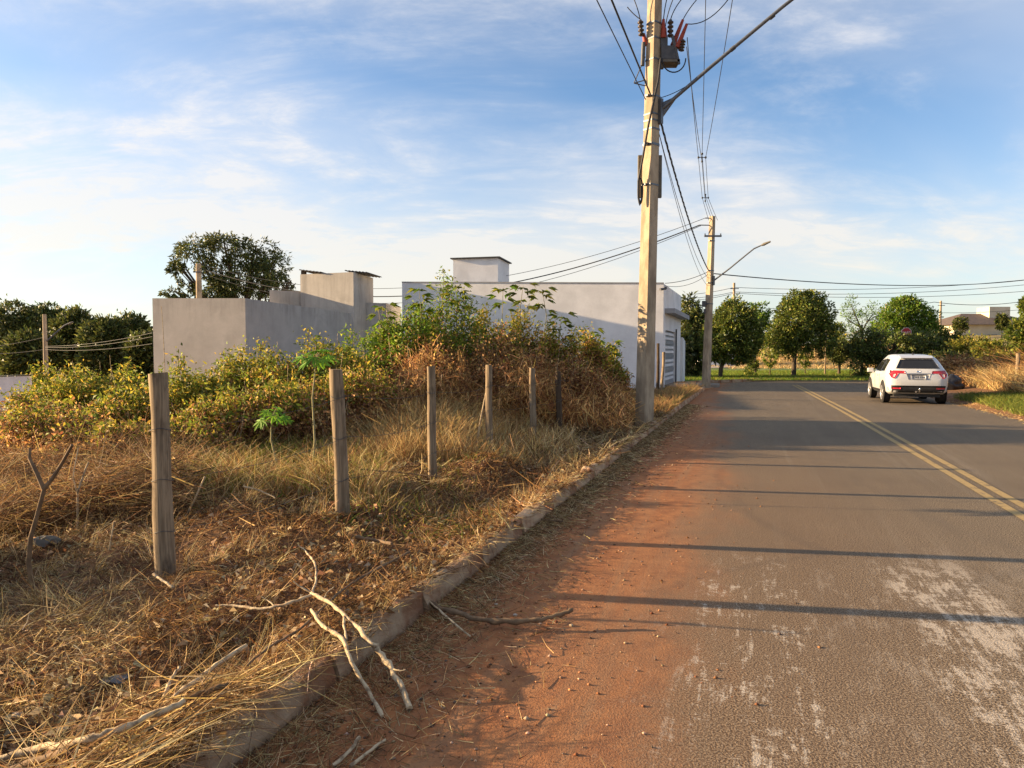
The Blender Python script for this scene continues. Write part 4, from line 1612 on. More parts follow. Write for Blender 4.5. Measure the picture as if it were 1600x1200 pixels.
def stop_sign():
    c = W(1416, 520, 39.5)
    zg = 0.12
    root = thing('stop_sign', (c.x, c.y, zg), 'red octagonal stop sign on a thin post above the car', 'sign')
    mb = MB()
    mb.tube([(0, 0.03, -0.2), (0, 0.03, c.z - zg + 0.25)], 0.03, 8)
    mb.build('post', M['galv'], root)
    oct_ = lambda r: [(r * math.cos(R(22.5 + 45 * i)), r * math.sin(R(22.5 + 45 * i))) for i in range(8)]
    red = pm('sign_red', (0.42, 0.02, 0.03), (0.32, 0.02, 0.028), 4, 0.5)
    wht = pm('sign_white', (0.62, 0.58, 0.55), (0.5, 0.46, 0.43), 4, 0.5)
    h = c.z - zg
    for r_, y0, y1, mt, nm in ((0.31, 0.0, -0.01, wht, 'border'), (0.285, -0.0105, -0.013, red, 'plate')):
        mb = MB()
        P = [(x, y0, z + h) for x, z in oct_(r_)] + [(x, y1, z + h) for x, z in oct_(r_)]
        mb.add(P, [tuple(range(8)), tuple(range(15, 7, -1))] + [(i, (i + 1) % 8, 8 + (i + 1) % 8, 8 + i) for i in range(8)])
        mb.build(nm, mt, root)
    cu = bpy.data.curves.new('lettering', 'FONT')
    cu.body = 'PARE'
    cu.size = 0.205
    cu.align_x = 'CENTER'
    cu.align_y = 'CENTER'
    cu.extrude = 0.001
    t = bpy.data.objects.new('tmp_text', cu)
    COL.objects.link(t)
    dg = bpy.context.evaluated_depsgraph_get()
    me = bpy.data.meshes.new_from_object(t.evaluated_get(dg))
    bpy.data.objects.remove(t)
    o = new_obj('lettering', me, None, root)
    me.materials.clear()
    me.materials.append(wht)
    o.location = (0, -0.016, h)
    o.rotation_euler = (math.pi / 2, 0, 0)


stop_sign()
# ------------------------------------------------------------------ trees
GREEN_D = [(0.075, 0.095, 0.024), (0.105, 0.125, 0.027), (0.050, 0.068, 0.020), (0.15, 0.15, 0.036)]
GREEN_M = [(0.11, 0.155, 0.024), (0.16, 0.195, 0.030), (0.068, 0.105, 0.019), (0.225, 0.22, 0.04)]
GREEN_B = [(0.11, 0.20, 0.020), (0.15, 0.23, 0.025), (0.07, 0.14, 0.018), (0.20, 0.23, 0.04)]
GREEN_Y = [(0.16, 0.18, 0.028), (0.23, 0.22, 0.034), (0.11, 0.14, 0.024), (0.30, 0.24, 0.04)]


def crown_arrays(blobs, n, L, Wd, cols, clump=14, spread=0.16, shell=0.55, gap=0.18, up=0.3, jit=0.28, droop=0.0):
    vol = np.array([(b[3] * b[4] * b[5]) ** (2 / 3) for b in blobs])
    cnt = (vol / vol.sum() * n / clump).astype(int) + 1
    PP, AX = [], []
    for b, c in zip(blobs, cnt):
        d = rdirs(c)
        lump = 1 + 0.24 * wob(d[:, 0] * 3 + b[0], d[:, 1] * 3 + d[:, 2] * 2.3 + b[2], 1.4, int(abs(b[0] * 31 + b[2] * 17)) + 1)
        r = (shell + (1 - shell) * RNG.random(c) ** 0.6) * lump
        keep = wob(d[:, 0] * 2.2 + b[1], d[:, 2] * 2.2 + d[:, 1], 1.9, int(abs(b[2] * 71)) + 5) > -1 + gap * 1.2
        d, r = d[keep], r[keep]
        ctr = np.array(b[:3]) + d * r[:, None] * np.array(b[3:6])
        k = len(ctr)
        sp = spread * (b[3] + b[5]) / 2
        off = RNG.normal(size=(k, clump, 3)) * sp * 0.6
        PP.append((ctr[:, None, :] + off).reshape(-1, 3))
        ax = d[:, None, :] * 0.7 + unit(off.reshape(-1, 3)).reshape(k, clump, 3) * 0.6 + RNG.normal(size=(k, clump, 3)) * 0.45
        ax[:, :, 2] -= droop
        AX.append(ax.reshape(-1, 3))
    P = np.concatenate(PP)
    A = np.concatenate(AX)
    m = len(P)
    nr = rdirs(m)
    nr[:, 2] += up
    V, F = leaf_arrays(P, A, unit(nr), L * RNG.uniform(0.6, 1.3, m), Wd * RNG.uniform(0.7, 1.25, m))
    nc = m // clump + 1
    shade = np.repeat(np.exp(RNG.normal(0, 0.16, nc)), clump)[:m, None]
    col = palette(m, cols, jit=jit) * shade
    return V, F, np.repeat(col, 4, 0)


def tree(name, label, base, trunk_h, trunk_r, blobs, n, L, Wd, cols, mat='dleaf', group=None, lean=(0, 0), cat='tree', limbs=True, trunk_mat='bark', **kw):
    root = thing(name, base, label, cat, group)
    mb = MB()
    top = Vector((lean[0], lean[1], trunk_h))
    pts = [Vector((0, 0, -0.3)), Vector((lean[0] * 0.15, lean[1] * 0.15, trunk_h * 0.3)), Vector((lean[0] * 0.6 + random.uniform(-0.08, 0.08) * trunk_r * 4, lean[1] * 0.6, trunk_h * 0.68)), top]
    mb.tube(pts, [trunk_r * 1.25, trunk_r, trunk_r * 0.85, trunk_r * 0.7], 9, jit=0.06)
    if limbs:
        for b in blobs:
            c = Vector(b[:3])
            tgt = c + Vector((0, 0, b[5] * 0.25))
            s = top - Vector((0, 0, random.uniform(0.0, 0.25) * trunk_h))
            mid = s.lerp(tgt, 0.5) + Vector((random.uniform(-1, 1), random.uniform(-1, 1), random.uniform(-0.5, 0.4))) * b[3] * 0.15
            mb.tube([s, mid, tgt], [trunk_r * 0.6, trunk_r * 0.38, trunk_r * 0.14], 6)
            for q in range(4):
                e = c + Vector((random.uniform(-1, 1) * b[3], random.uniform(-1, 1) * b[4], random.uniform(-0.6, 0.9) * b[5])) * 0.75
                mb.tube([mid, mid.lerp(e, 0.55) + Vector((0, 0, 0.05 * b[5])), e], [trunk_r * 0.28, trunk_r * 0.17, trunk_r * 0.06], 5)
    mb.build('trunk', M[trunk_mat], root)
    V, F, col = crown_arrays(blobs, n, L, Wd, cols, **kw)
    new_obj('crown', np_mesh('crown', V, F, col), M[mat], root)
    return root


def gzf(x, y):
    return float(gz(np.float64(x), np.float64(y)))


def blobs_px(lst, Y, base, depth=0.9):
    """(x, y, half width px, half height px[, extra depth]) in the picture at distance Y -> blobs about the base"""
    out = []
    for q in lst:
        dy = q[4] if len(q) > 4 else 0.0
        c = W(q[0], q[1], Y + dy)
        rx, rz = q[2] * (Y + dy) / FPX, q[3] * (Y + dy) / FPX
        out.append((c.x - base.x, c.y - base.y, c.z - base.z, rx, (rx + rz) / 2 * depth, rz))
    return out


# big tree behind the grey house
b = Vector((W(385, 470, 46).x, 46, -2.0))
tree('large_tree', 'large dark tree with drooping crown behind the grey house', b, 4.6, 0.32,
     blobs_px([(305, 395, 34, 28), (350, 385, 34, 22), (395, 402, 36, 28), (425, 418, 26, 34), (345, 425, 30, 26), (385, 445, 55, 26), (293, 450, 16, 10), (272, 457, 18, 9), (280, 418, 16, 18), (455, 440, 10, 8), (330, 460, 35, 12), (430, 455, 26, 14)], 46, b), 15000, 0.26, 0.09, GREEN_D, gap=0.55, droop=0.55, jit=0.25, spread=0.17, clump=34, shell=0.3)
# left tree line
line = [(15, 525, 60, 48, 52, 'dark broad tree at the outer end of the tree line'), (75, 515, 42, 36, 56, 'dark dome-topped tree behind the thin left pole'), (118, 528, 34, 40, 50, 'dark tree with ragged top beside the thin left pole'),
        (165, 545, 34, 44, 46, 'dense dark green tree between thin left pole and grey house'), (205, 538, 32, 42, 48, 'tall dark tree against the grey house wall'), (228, 560, 26, 38, 44, 'lower dark tree half hidden by the grey house'), (50, 556, 44, 34, 44, 'low dark tree standing behind the low white wall')]
for x, y, rx, rz, Y, lb in line:
    b = Vector((W(x, y, Y).x, Y, -3.2))
    bl = blobs_px([(x, y, rx, rz), (x - rx * 0.5, y - rz * 0.35, rx * 0.5, rz * 0.6), (x + rx * 0.5, y - rz * 0.2, rx * 0.55, rz * 0.6), (x + rx * 0.1, y - rz * 0.62, rx * 0.42, rz * 0.5), (x - rx * 0.2, y + rz * 0.6, rx * 0.8, rz * 0.8)], Y, b)
    tree('tree_line_tree', lb, b, 3.0, 0.2, bl, 9000, 0.30, 0.13, GREEN_D if 'dark' in lb else GREEN_M, group='trees of the left tree line', gap=0.2)
# tree beside the white building
b = Vector((W(1078, 520, 43).x, 43, 0.0))
tree('leafy_tree', 'dark long-leaved tree just beyond the white building', b, 2.0, 0.14, blobs_px([(1076, 485, 13, 24), (1085, 520, 20, 34), (1070, 545, 14, 36), (1092, 500, 13, 16), (1090, 560, 16, 26), (1072, 588, 12, 16)], 43, b), 7000, 0.34, 0.10, GREEN_D, droop=0.7, gap=0.1)
# round street trees
vz = 0.1
b = Vector((W(1125, 594, 41).x, 41, vz))
tree('round_tree', 'round-crowned street tree on the verge beside the corner pole', b, 1.8, 0.12, blobs_px([(1148, 518, 32, 44), (1126, 528, 22, 40), (1170, 525, 20, 38), (1145, 490, 24, 22), (1150, 552, 30, 18), (1110, 535, 14, 32)], 41, b), 24000, 0.15, 0.08, GREEN_M + GREEN_D[:1], lean=(0.35, 0), group='street trees on the verge', gap=0.22, shell=0.6, spread=0.12, clump=22)
b = Vector((W(1240, 585, 44).x, 44, vz))
tree('round_tree', 'tallest round-crowned street tree at the middle of the verge', b, 2.3, 0.13, blobs_px([(1250, 508, 40, 46), (1230, 530, 26, 26), (1282, 525, 24, 32), (1256, 474, 28, 22), (1212, 533, 20, 24), (1275, 490, 24, 28), (1240, 500, 24, 36)], 44, b), 28000, 0.15, 0.08, GREEN_M + GREEN_D[:1], lean=(0.1, 0), group='street trees on the verge', gap=0.22, shell=0.6, spread=0.12, clump=22)
b = Vector((W(1180, 590, 50).x, 50, vz))
tree('light_tree', 'light green loose tree between the two round street trees', b, 2.6, 0.08, blobs_px([(1188, 490, 14, 18), (1180, 510, 14, 24), (1195, 512, 10, 26), (1174, 482, 8, 9)], 50, b), 3000, 0.22, 0.09, GREEN_B, mat='leaf', gap=0.45)
b = Vector((W(1311, 582, 47).x, 47, vz))
tree('small_tree', 'small dark vase-shaped tree on the verge near the car', b, 1.0, 0.09, blobs_px([(1312, 550, 17, 17), (1303, 545, 9, 12), (1322, 547, 9, 11)], 47, b), 5600, 0.14, 0.07, GREEN_D, group='street trees on the verge', gap=0.0, shell=0.6)
for x, y0, Y, nm in ((1174, 575, 44, 'thin staked sapling in reddish bark on the verge'), (1203, 560, 45, 'low bushy sapling on the verge'), (1258, 560, 47, 'grey-green sapling beneath the tallest street tree')):
    b = Vector((W(x, 590, Y).x, Y, vz))
    tree('verge_sapling', nm, b, 0.9, 0.035, blobs_px([(x, y0, 9, 13), (x + 5, y0 - 6, 6, 7)], Y, b), 500, 0.18, 0.08, GREEN_M, mat='leaf', group='saplings on the verge', gap=0.5, cat='sapling')
mb = MB()
pz = W(1289, 578, 46)
mb.tube([(0, 0, -0.2), (0.02, 0, 1.6), (0.0, 0, 2.9)], [0.05, 0.045, 0.04], 7)
mb.box((0.0, -0.03, 2.55), (0.22, 0.02, 0.36))
o = mb.build('verge_stake', M['wood'])
o.location = (pz.x, 46, 0.1)
tag(o, 'slim wooden stake on the verge between round tree and vase-shaped tree', 'stake')
# feathery and bright trees behind the car
b = Vector((W(1345, 585, 50).x, 50, 0.1))
tree('feathery_tree', 'feathery pale green tree with open crown behind the car', b, 3.4, 0.1, blobs_px([(1330, 480, 14, 16), (1322, 500, 10, 10), (1348, 505, 22, 22), (1368, 490, 16, 16), (1342, 530, 26, 18), (1375, 515, 14, 18)], 50, b), 4200, 0.17, 0.05, GREEN_B[:3] + GREEN_M[:1], mat='leaf', gap=0.5, spread=0.24)
b = Vector((W(1415, 580, 46).x, 46, 0.1))
tree('bright_tree', 'bright yellow-green bushy tree behind the stop sign', b, 2.2, 0.14, blobs_px([(1415, 490, 32, 24), (1435, 505, 30, 26), (1395, 515, 28, 26), (1450, 520, 22, 20), (1412, 475, 18, 12)], 46, b), 15000, 0.16, 0.085, GREEN_B, mat='leaf', gap=0.05, clump=20, spread=0.15)
b = Vector((W(1385, 585, 42).x, 42, 0.1))
tree('dark_tree', 'dark spreading bushy tree below the bright tree behind the car', b, 1.2, 0.1, blobs_px([(1390, 545, 50, 22), (1355, 540, 26, 24), (1432, 540, 34, 24), (1410, 565, 50, 16), (1345, 565, 16, 22), (1465, 545, 20, 16), (1432, 532, 15, 9, -4.0), (1406, 530, 14, 9, -4.2), (1418, 538, 16, 8, -4.4)], 42.5, b), 17000, 0.17, 0.08, GREEN_D + GREEN_M[:1], gap=0.05)
# scrub on the slope to the right
for x, y, rx, rz, Y, cols, lb in ((1520, 542, 34, 16, 40, GREEN_Y, 'yellow-green bush below the hillside house'), (1480, 536, 22, 20, 44, GREEN_D, 'dark bush between bright tree and hillside house'), (1555, 548, 30, 14, 36, GREEN_Y, 'low yellow-green bush nearer the right-hand post'),
                                  (1604, 525, 26, 28, 30, GREEN_M + GREEN_Y[:1], 'leafy green bush above the right-hand post'), (1612, 478, 16, 16, 34, GREEN_M, 'tall green shrub top at the edge of the bank'), (1500, 505, 10, 9, 100, GREEN_D, 'small dark tree left of the hillside house roof'), (1566, 500, 8, 10, 98, GREEN_D, 'small conical dark tree in front of the hillside house'), (1590, 535, 40, 10, 90, GREEN_D, 'dark hedge below the hillside house')):
    p = W(x, y, Y)
    zb = max(0.2, p.z - rz * Y / FPX * 1.6)
    b = Vector((p.x, Y, zb if Y < 60 else gzf(p.x, Y)))
    bl = blobs_px([(x, y, rx, rz), (x - rx * 0.4, y - rz * 0.3, rx * 0.5, rz * 0.6), (x + rx * 0.5, y + rz * 0.1, rx * 0.5, rz * 0.6), (x, y + rz * 0.8, rx * 0.9, rz * 0.8)], Y, b)
    tree('bank_bush', lb, b, 0.9, 0.06, bl, 3200 if Y < 60 else 1200, 0.17 if Y < 60 else 0.35, 0.075 if Y < 60 else 0.16, cols, mat='leaf', group='bushes on the right bank', gap=0.2, cat='bush')
# distant trees closing the gaps
for x, y, rx, rz, Y, lb in ((1105, 530, 14, 28, 75, 'far rounded tree seen beside the corner pole'), (1210, 540, 36, 16, 82, 'far low tree between the round trees'), (1300, 525, 20, 22, 84, 'far tree right of the tallest round tree'), (1325, 550, 40, 22, 80, 'far bushy tree behind the vase-shaped tree'), (1450, 545, 40, 20, 75, 'far bush clump behind the bright tree')):
    p = W(x, y, Y)
    b = Vector((p.x, Y, gzf(p.x, Y)))
    tree('far_tree', lb, b, 1.6, 0.12, blobs_px([(x, y, rx, rz), (x - rx * 0.4, y - rz * 0.4, rx * 0.5, rz * 0.5), (x + rx * 0.4, y - rz * 0.2, rx * 0.5, rz * 0.6)], Y, b), 2600, 0.32, 0.14, GREEN_Y + GREEN_M, mat='leaf', group='trees beyond the verge', gap=0.25)

# ------------------------------------------------------------------ shrubs and thicket
BROWN = [(0.28, 0.145, 0.055), (0.20, 0.095, 0.042), (0.36, 0.20, 0.075), (0.13, 0.06, 0.03), (0.42, 0.27, 0.11)]
LIVE = [(0.17, 0.21, 0.026), (0.24, 0.25, 0.03), (0.11, 0.15, 0.022), (0.34, 0.29, 0.04), (0.46, 0.33, 0.045)]
LIVEG = [(0.14, 0.24, 0.022), (0.19, 0.28, 0.026), (0.10, 0.18, 0.02), (0.28, 0.28, 0.034)]


def shrub(label, x, ytop, Y, w, cols, brown=0.5, n=5200, L=0.088, Wd=0.033, group='shrubs in the overgrown lot', base_z=None, name='shrub', spiky=0.15):
    c = W(x, ytop, Y)
    zb = float(fz(np.float64(c.x), np.float64(Y))) if base_z is None else base_z
    h = (c.z - zb) * 1.07
    w = w * 1.15
    root = thing(name, (c.x, Y, zb), label, 'shrub', group)
    ns = 40
    lob = [random.uniform(0.72, 1.0) for _ in range(7)]
    mb = MB()
    tips = []
    for i in range(ns):
        a = random.uniform(0, 2 * math.pi)
        rr = math.sqrt(random.random()) * w * 0.5
        ht = h * math.sqrt(max(0.08, 1 - (rr / (w * 0.56)) ** 2)) * random.uniform(0.82, 1.0) * lob[int(a / 6.2832 * 7) % 7]
        if random.random() < 0.12:
            ht *= 1.05
        tip = Vector((rr * math.cos(a), rr * math.sin(a), ht))
        bs = Vector((rr * 0.35 * math.cos(a), rr * 0.35 * math.sin(a), -0.1))
        mid = bs.lerp(tip, 0.55) + Vector((random.uniform(-0.1, 0.1), random.uniform(-0.1, 0.1), 0.12 * h))
        mb.tube([bs, mid, tip], [0.012, 0.008, 0.004], 4, cap=False)
        tips.append((bs, mid, tip))
    mb.build('stems', M['stickd'], root)
    mb = MB()
    for i in range(34):
        a = random.uniform(0, 2 * math.pi)
        rr = math.sqrt(random.random()) * w * 0.5
        ht = h * random.uniform(0.35, 0.98) * math.sqrt(max(0.1, 1 - (rr / (w * 0.58)) ** 2))
        bs = Vector((rr * 0.8 * math.cos(a), rr * 0.8 * math.sin(a), 0))
        tp = Vector((rr * math.cos(a) + random.uniform(-0.25, 0.25), rr * math.sin(a) + random.uniform(-0.25, 0.25), ht))
        mb.tube([bs, bs.lerp(tp, 0.5) + Vector((random.uniform(-0.06, 0.06), random.uniform(-0.06, 0.06), 0)), tp], [0.008, 0.006, 0.003], 3, cap=False)
    mb.build('dry_canes', M['stick'], root)
    ti = RNG.integers(0, ns, n)
    tt = RNG.random(n) ** 0.65
    B = np.array([[list(p) for p in t] for t in tips])
    b0, b1, b2 = B[ti, 0], B[ti, 1], B[ti, 2]
    t_ = tt[:, None]
    P = b0 * (1 - t_) ** 2 + b1 * 2 * t_ * (1 - t_) + b2 * t_ * t_
    P = P + RNG.normal(size=(n, 3)) * 0.075 * np.array([1, 1, 0.8]) * (0.6 + w * 0.35)
    P[:, 2] = np.maximum(P[:, 2], 0.02)
    A = RNG.normal(size=(n, 3)) + np.array([0, 0, -0.25])
    nr = rdirs(n) + np.array([0, -0.3, 0.4])
    rel = P[:, 2] / h + RNG.normal(0, 0.16, n)
    dead = rel < brown
    col = palette(n, cols, jit=0.25)
    col[dead] = palette(int(dead.sum()), BROWN, jit=0.3) * 1.35
    ln = L * RNG.uniform(0.55, 1.35, n)
    ln[dead] *= 0.85
    V, F = leaf_arrays(P, A, unit(nr), ln, Wd * RNG.uniform(0.6, 1.3, n))
    new_obj('leaves', np_mesh('leaves', V, F, np.repeat(col, 4, 0)), M['leaf'], root)
    return root


SH = [(40, 612, 12.0, 1.6, LIVE, 0.75, 'brownish low shrub at the edge of the white wall'),
      (95, 566, 14.0, 2.0, LIVE, 0.35, 'yellow-green shrub standing before the thin left pole'),
      (170, 556, 13.6, 2.0, LIVE, 0.35, 'yellow-green shrub between thin left pole and grey house'),
      (215, 578, 11.8, 1.5, LIVE, 0.45, 'yellow-leaved shrub left of the thick weathered post'),
      (285, 558, 12.4, 1.4, LIVE, 0.35, 'yellow-green shrub against the grey house front wall'),
      (100, 620, 10.6, 1.9, LIVE, 0.7, 'dry yellowing shrub in front of the stub posts'),
      (345, 565, 13.0, 1.5, LIVE, 0.45, 'shrub covering the foot of the grey house corner'),
      (410, 535, 13.2, 1.9, LIVE, 0.45, 'dense yellowing shrub below the grey house side wall'),
      (475, 520, 13.2, 2.0, LIVE, 0.5, 'tall yellowing shrub below the grey tank tower'),
      (530, 520, 13.2, 1.7, LIVE, 0.5, 'leafy shrub behind the post with papaya saplings'),
      (580, 492, 14.4, 1.6, LIVEG, 0.40, 'fresh green shrub right of the grey tank tower'),
      (635, 458, 14.6, 1.8, LIVEG, 0.45, 'tall bright green shrub over the dry thicket'),
      (692, 446, 14.8, 1.9, LIVEG + LIVE[:2], 0.45, 'tallest green shrub below the white tank box'),
      (752, 476, 15.0, 1.7, LIVE[1:], 0.58, 'golden yellow shrub right of the tallest green shrub'),
      (805, 468, 15.2, 1.6, LIVE[1:], 0.58, 'orange-tinged shrub in front of the long white wall'),
      (858, 480, 15.4, 1.5, LIVE, 0.55, 'dull green shrub in front of the white wall shadow line'),
      (905, 520, 15.8, 1.3, LIVE, 0.75, 'thinning brown shrub near the end of the thicket'),
      (948, 540, 16.6, 1.1, LIVE + GREEN_M[:2], 0.55, 'pale-tipped shrub close to the near pole')]
SH += [(355, 604, 10.8, 1.5, LIVE, 0.6, 'low yellowing shrub behind the short papaya sapling'), (430, 590, 11.2, 1.6, LIVE, 0.62, 'brown-stemmed shrub between the two papaya saplings'), (505, 580, 11.6, 1.6, LIVE, 0.66, 'dry shrub just behind the tall papaya sapling'),
       (565, 570, 12.0, 1.4, LIVE, 0.75, 'dry yellow shrub where the brown thicket begins'), (165, 650, 9.6, 1.4, LIVE, 0.7, 'weedy yellow bush behind the forked dead sapling'), (285, 650, 9.9, 1.3, LIVE, 0.66, 'weedy bush just right of the thick weathered post')]
for x, y, Y, w, cols, br, lb in SH:
    shrub(lb, x, y, Y, w, cols, br, n=13000 if Y > 13 else 8500)


for x, y, Y, w, cols, br, lb in ((1478, 545, 35.0, 3.0, GREEN_D, 0.6, 'brown-skirted dark scrub right of the stop sign'), (1512, 552, 32.0, 3.0, BROWN, 1.3, 'rusty brown scrub above the golden bank grass'), (1550, 548, 33.0, 3.0, LIVE, 0.8, 'yellowing scrub below the hillside house'), (1590, 540, 30.0, 2.6, LIVE, 0.6, 'yellow-green scrub behind the right-hand post'), (1445, 560, 35.5, 2.4, GREEN_D, 0.5, 'dark low scrub just behind the car roof'), (1535, 575, 28.5, 2.2, BROWN, 1.3, 'low dead scrub above the rubbish bag')):
    shrub(lb, x, y, Y, w, cols, br, n=5000, L=0.19, Wd=0.07, group='scrub on the right bank', base_z=0.25)


# sprays of larger leaves standing above the thicket
def spray(label, x, ytop, Y, h, cols, n=9, L=0.22, Wd=0.075, base_z=None, group='leafy sprays above the thicket', r=0.010):
    c = W(x, ytop, Y)
    root = thing('leafy_spray', (c.x, Y, c.z - h), label, 'plant', group)
    mb = MB()
    tip = Vector((random.uniform(-0.1, 0.1), 0, h))
    mb.tube([(0, 0, 0), (random.uniform(-0.06, 0.06), 0, h * 0.5), tip], [r, r * 0.8, r * 0.4], 5)
    mb.build('stem', M['stem'], root)
    PP, AA = [], []
    for i in range(n):
        t = 1 - 0.5 * (i / n) ** 1.2
        o_ = Vector((0, 0, h)).lerp(Vector((0, 0, 0)), 1 - t) + tip * 0.0
        a = i * 2.4
        for q in range(6):
            b = a + (q - 2.5) * 0.32
            PP.append((o_.x + tip.x * t + 0.13 * math.cos(a), o_.y + 0.13 * math.sin(a), o_.z + 0.03))
            AA.append((math.cos(b), math.sin(b), random.uniform(-0.35, 0.25)))
    P, A = np.array(PP), np.array(AA)
    nr = np.tile(np.array([0, 0, 1.0]), (len(P), 1)) + RNG.normal(size=(len(P), 3)) * 0.3
    V, F = leaf_arrays(P, A, unit(nr), L * RNG.uniform(0.7, 1.2, len(P)), Wd * RNG.uniform(0.8, 1.2, len(P)), 0.05, 0.2)
    new_obj('leaves', np_mesh('leaves', V, F, np.repeat(palette(len(P), cols, jit=0.15), 4, 0)), M['leaf'], root)


for x, y, Y, lb in ((782, 450, 15.0, 'green leaf spray poking above the golden shrub'), (815, 446, 15.2, 'tall green leaf spray left of the lone dark spray'), (850, 452, 15.3, 'lone dark leaf spray against the sunlit white wall'), (872, 492, 15.4, 'leaf spray over the dull green shrub'),
                    (655, 450, 14.4, 'bright leaf spray crowning the green shrub'), (715, 446, 14.6, 'yellow-green leaf spray below the white tank box'), (930, 516, 16.4, 'pale spray close to the near pole'), (950, 536, 16.4, 'green spray low beside the near pole'), (598, 478, 14.2, 'small leaf spray at the grey tower side')):
    spray(lb, x, y, Y, 1.1, GREEN_M + LIVE[:1] if 'dark' in lb or 'dull' in lb else LIVEG + LIVE[:2])


# hanging dry stalks of the brown thicket
def dry_thicket():
    n = 30000
    px = RNG.uniform(540, 985, n)
    Yf = 12.7 + (px - 765) * 0.0035
    q = RNG.random(n)
    Yb = Yf + q * 2.3
    X = (px - 800) / FPX * Yb
    zb = fz(X, Yb)
    prof = np.interp(px, [540, 600, 680, 760, 850, 920, 985], [0.8, 1.2, 1.4, 1.45, 1.35, 1.1, 0.7])
    prof = prof * (0.62 + 0.38 * np.clip(q * 2.2, 0, 1)) * (1 + 0.30 * wob(X, Yb, 2.6, 201) + 0.14 * wob(X, Yb, 7.5, 202))
    z = zb + RNG.random(n) ** 0.85 * np.maximum(0.15, prof)
    P = np.stack([X, Yb, z], 1)
    up = RNG.random(n) < 0.4
    d = RNG.normal(size=(n, 3)) * np.array([0.5, 0.5, 0.35])
    d[:, 2] += np.where(up, 0.8, -0.5)
    d = unit(d)
    bend = RNG.normal(size=(n, 3)) * 0.4 + np.array([0, 0, -0.25])
    L = RNG.uniform(0.06, 0.34, n)
    V, F, k = ribbon_arrays(P, d, bend, L, RNG.uniform(0.006, 0.024, n), 2)
    V[:, 2] = np.maximum(V[:, 2], fz(V[:, 0], V[:, 1]) + 0.01)
    col = palette(n, BROWN + [(0.50, 0.32, 0.12), (0.44, 0.25, 0.09)], jit=0.36) * (1.15 + 0.6 * patchy(X * 2, z * 2, 203)[:, None])
    o = new_obj('dry_thicket', np_mesh('dry_thicket', V, F, np.repeat(col, k, 0)), M['straw'])
    tag(o, 'matted brown tangle of dry stalks behind the fence posts', 'dry vegetation', kind='stuff')


def patchy(X, Y, seed, k=1.1):
    return 0.5 + 0.5 * np.clip(wob(X, Y, k, seed), -1, 1)


for x, y, Y, w, lb in ((575, 590, 13.0, 1.5, 'dead brown bush behind the post with papaya saplings'), (640, 560, 13.4, 1.7, 'tall dead brown bush behind the golden grass'), (705, 545, 13.7, 1.8, 'tallest dead brown bush at the middle of the thicket'),
                       (775, 540, 13.9, 1.8, 'dead brown bush behind the post with leaning stick'), (840, 545, 14.1, 1.7, 'dead reddish bush behind the thin dark post'), (900, 570, 14.5, 1.5, 'dead brown bush where the thicket thins out'), (940, 595, 15.0, 1.2, 'low dead brown bush beside the charred posts')):
    shrub(lb, x, y - 28, Y + 0.2, w, BROWN[2:3] + LIVE[1:], 0.9, n=7500, L=0.085, Wd=0.03, group='dead bushes of the thicket')
dry_thicket()

# ------------------------------------------------------------------ grass
STRAW = [(0.52, 0.37, 0.17), (0.36, 0.235, 0.10), (0.68, 0.53, 0.29), (0.20, 0.115, 0.05), (0.10, 0.055, 0.028)]
GOLD = [(0.55, 0.39, 0.16), (0.44, 0.29, 0.11), (0.66, 0.51, 0.25), (0.30, 0.18, 0.075)]


def field_xy(n, y0, y1, lmin=-0.95, pw=1.0):
    Y = y0 + (y1 - y0) * RNG.random(n) ** pw
    Xk = (VK - 0.03 - Y * RN.y) / RN.x
    Xl = lmin * Y - 0.4
    X = Xl + (Xk - Xl) * RNG.random(n)
    return X, Y


def patchy(X, Y, seed, k=1.1):
    return 0.5 + 0.5 * np.clip(wob(X, Y, k, seed), -1, 1)


# mown straw lying on the ground
n = 150000
X, Y = field_xy(n, 1.7, 17, pw=1.35)
swirl = wob(X, Y, 1.6, 41) * 2.6 + 0.9
a = swirl + RNG.normal(0, 1.5, n)
el = RNG.normal(0.15, 0.34, n)
d = np.stack([np.cos(a) * np.cos(el), np.sin(a) * np.cos(el), np.sin(el)], 1)
heap = np.maximum(0, wob(X, Y, 2.3, 51)) * 0.11
P = np.stack([X, Y, fz(X, Y) + RNG.random(n) * (0.02 + heap)], 1)
bend = RNG.normal(size=(n, 3)) * 0.45 + np.array([0, 0, -0.08])
L = (0.03 + 0.15 * RNG.random(n) ** 2.5) * np.clip(Y / 6, 0.8, 2.0)
wd = RNG.uniform(0.003, 0.0085, n) * np.clip(Y / 4.5, 0.75, 2.6)
V, F, k = ribbon_arrays(P, d, bend, L, wd, 2)
V[:, 2] = np.maximum(V[:, 2], fz(V[:, 0], V[:, 1]) + 0.004)
col = palette(n, STRAW, [2.6, 2.6, 2, 2.6, 2.6], jit=0.34) * (0.28 + 0.55 * patchy(X, Y, 61, 1.5) + 0.38 * patchy(X, Y, 62, 5.0))[:, None] * np.where(patchy(X, Y, 63, 1.1)[:, None] > 0.62, np.array([[0.85, 0.68, 0.55]]), np.array([[1.0, 1.0, 1.0]]))
tag(new_obj('straw_litter', np_mesh('straw_litter', V, F, np.repeat(col, k, 0)), M['straw']), 'mown golden straw and dead grass covering the verge', 'dry grass', kind='stuff')

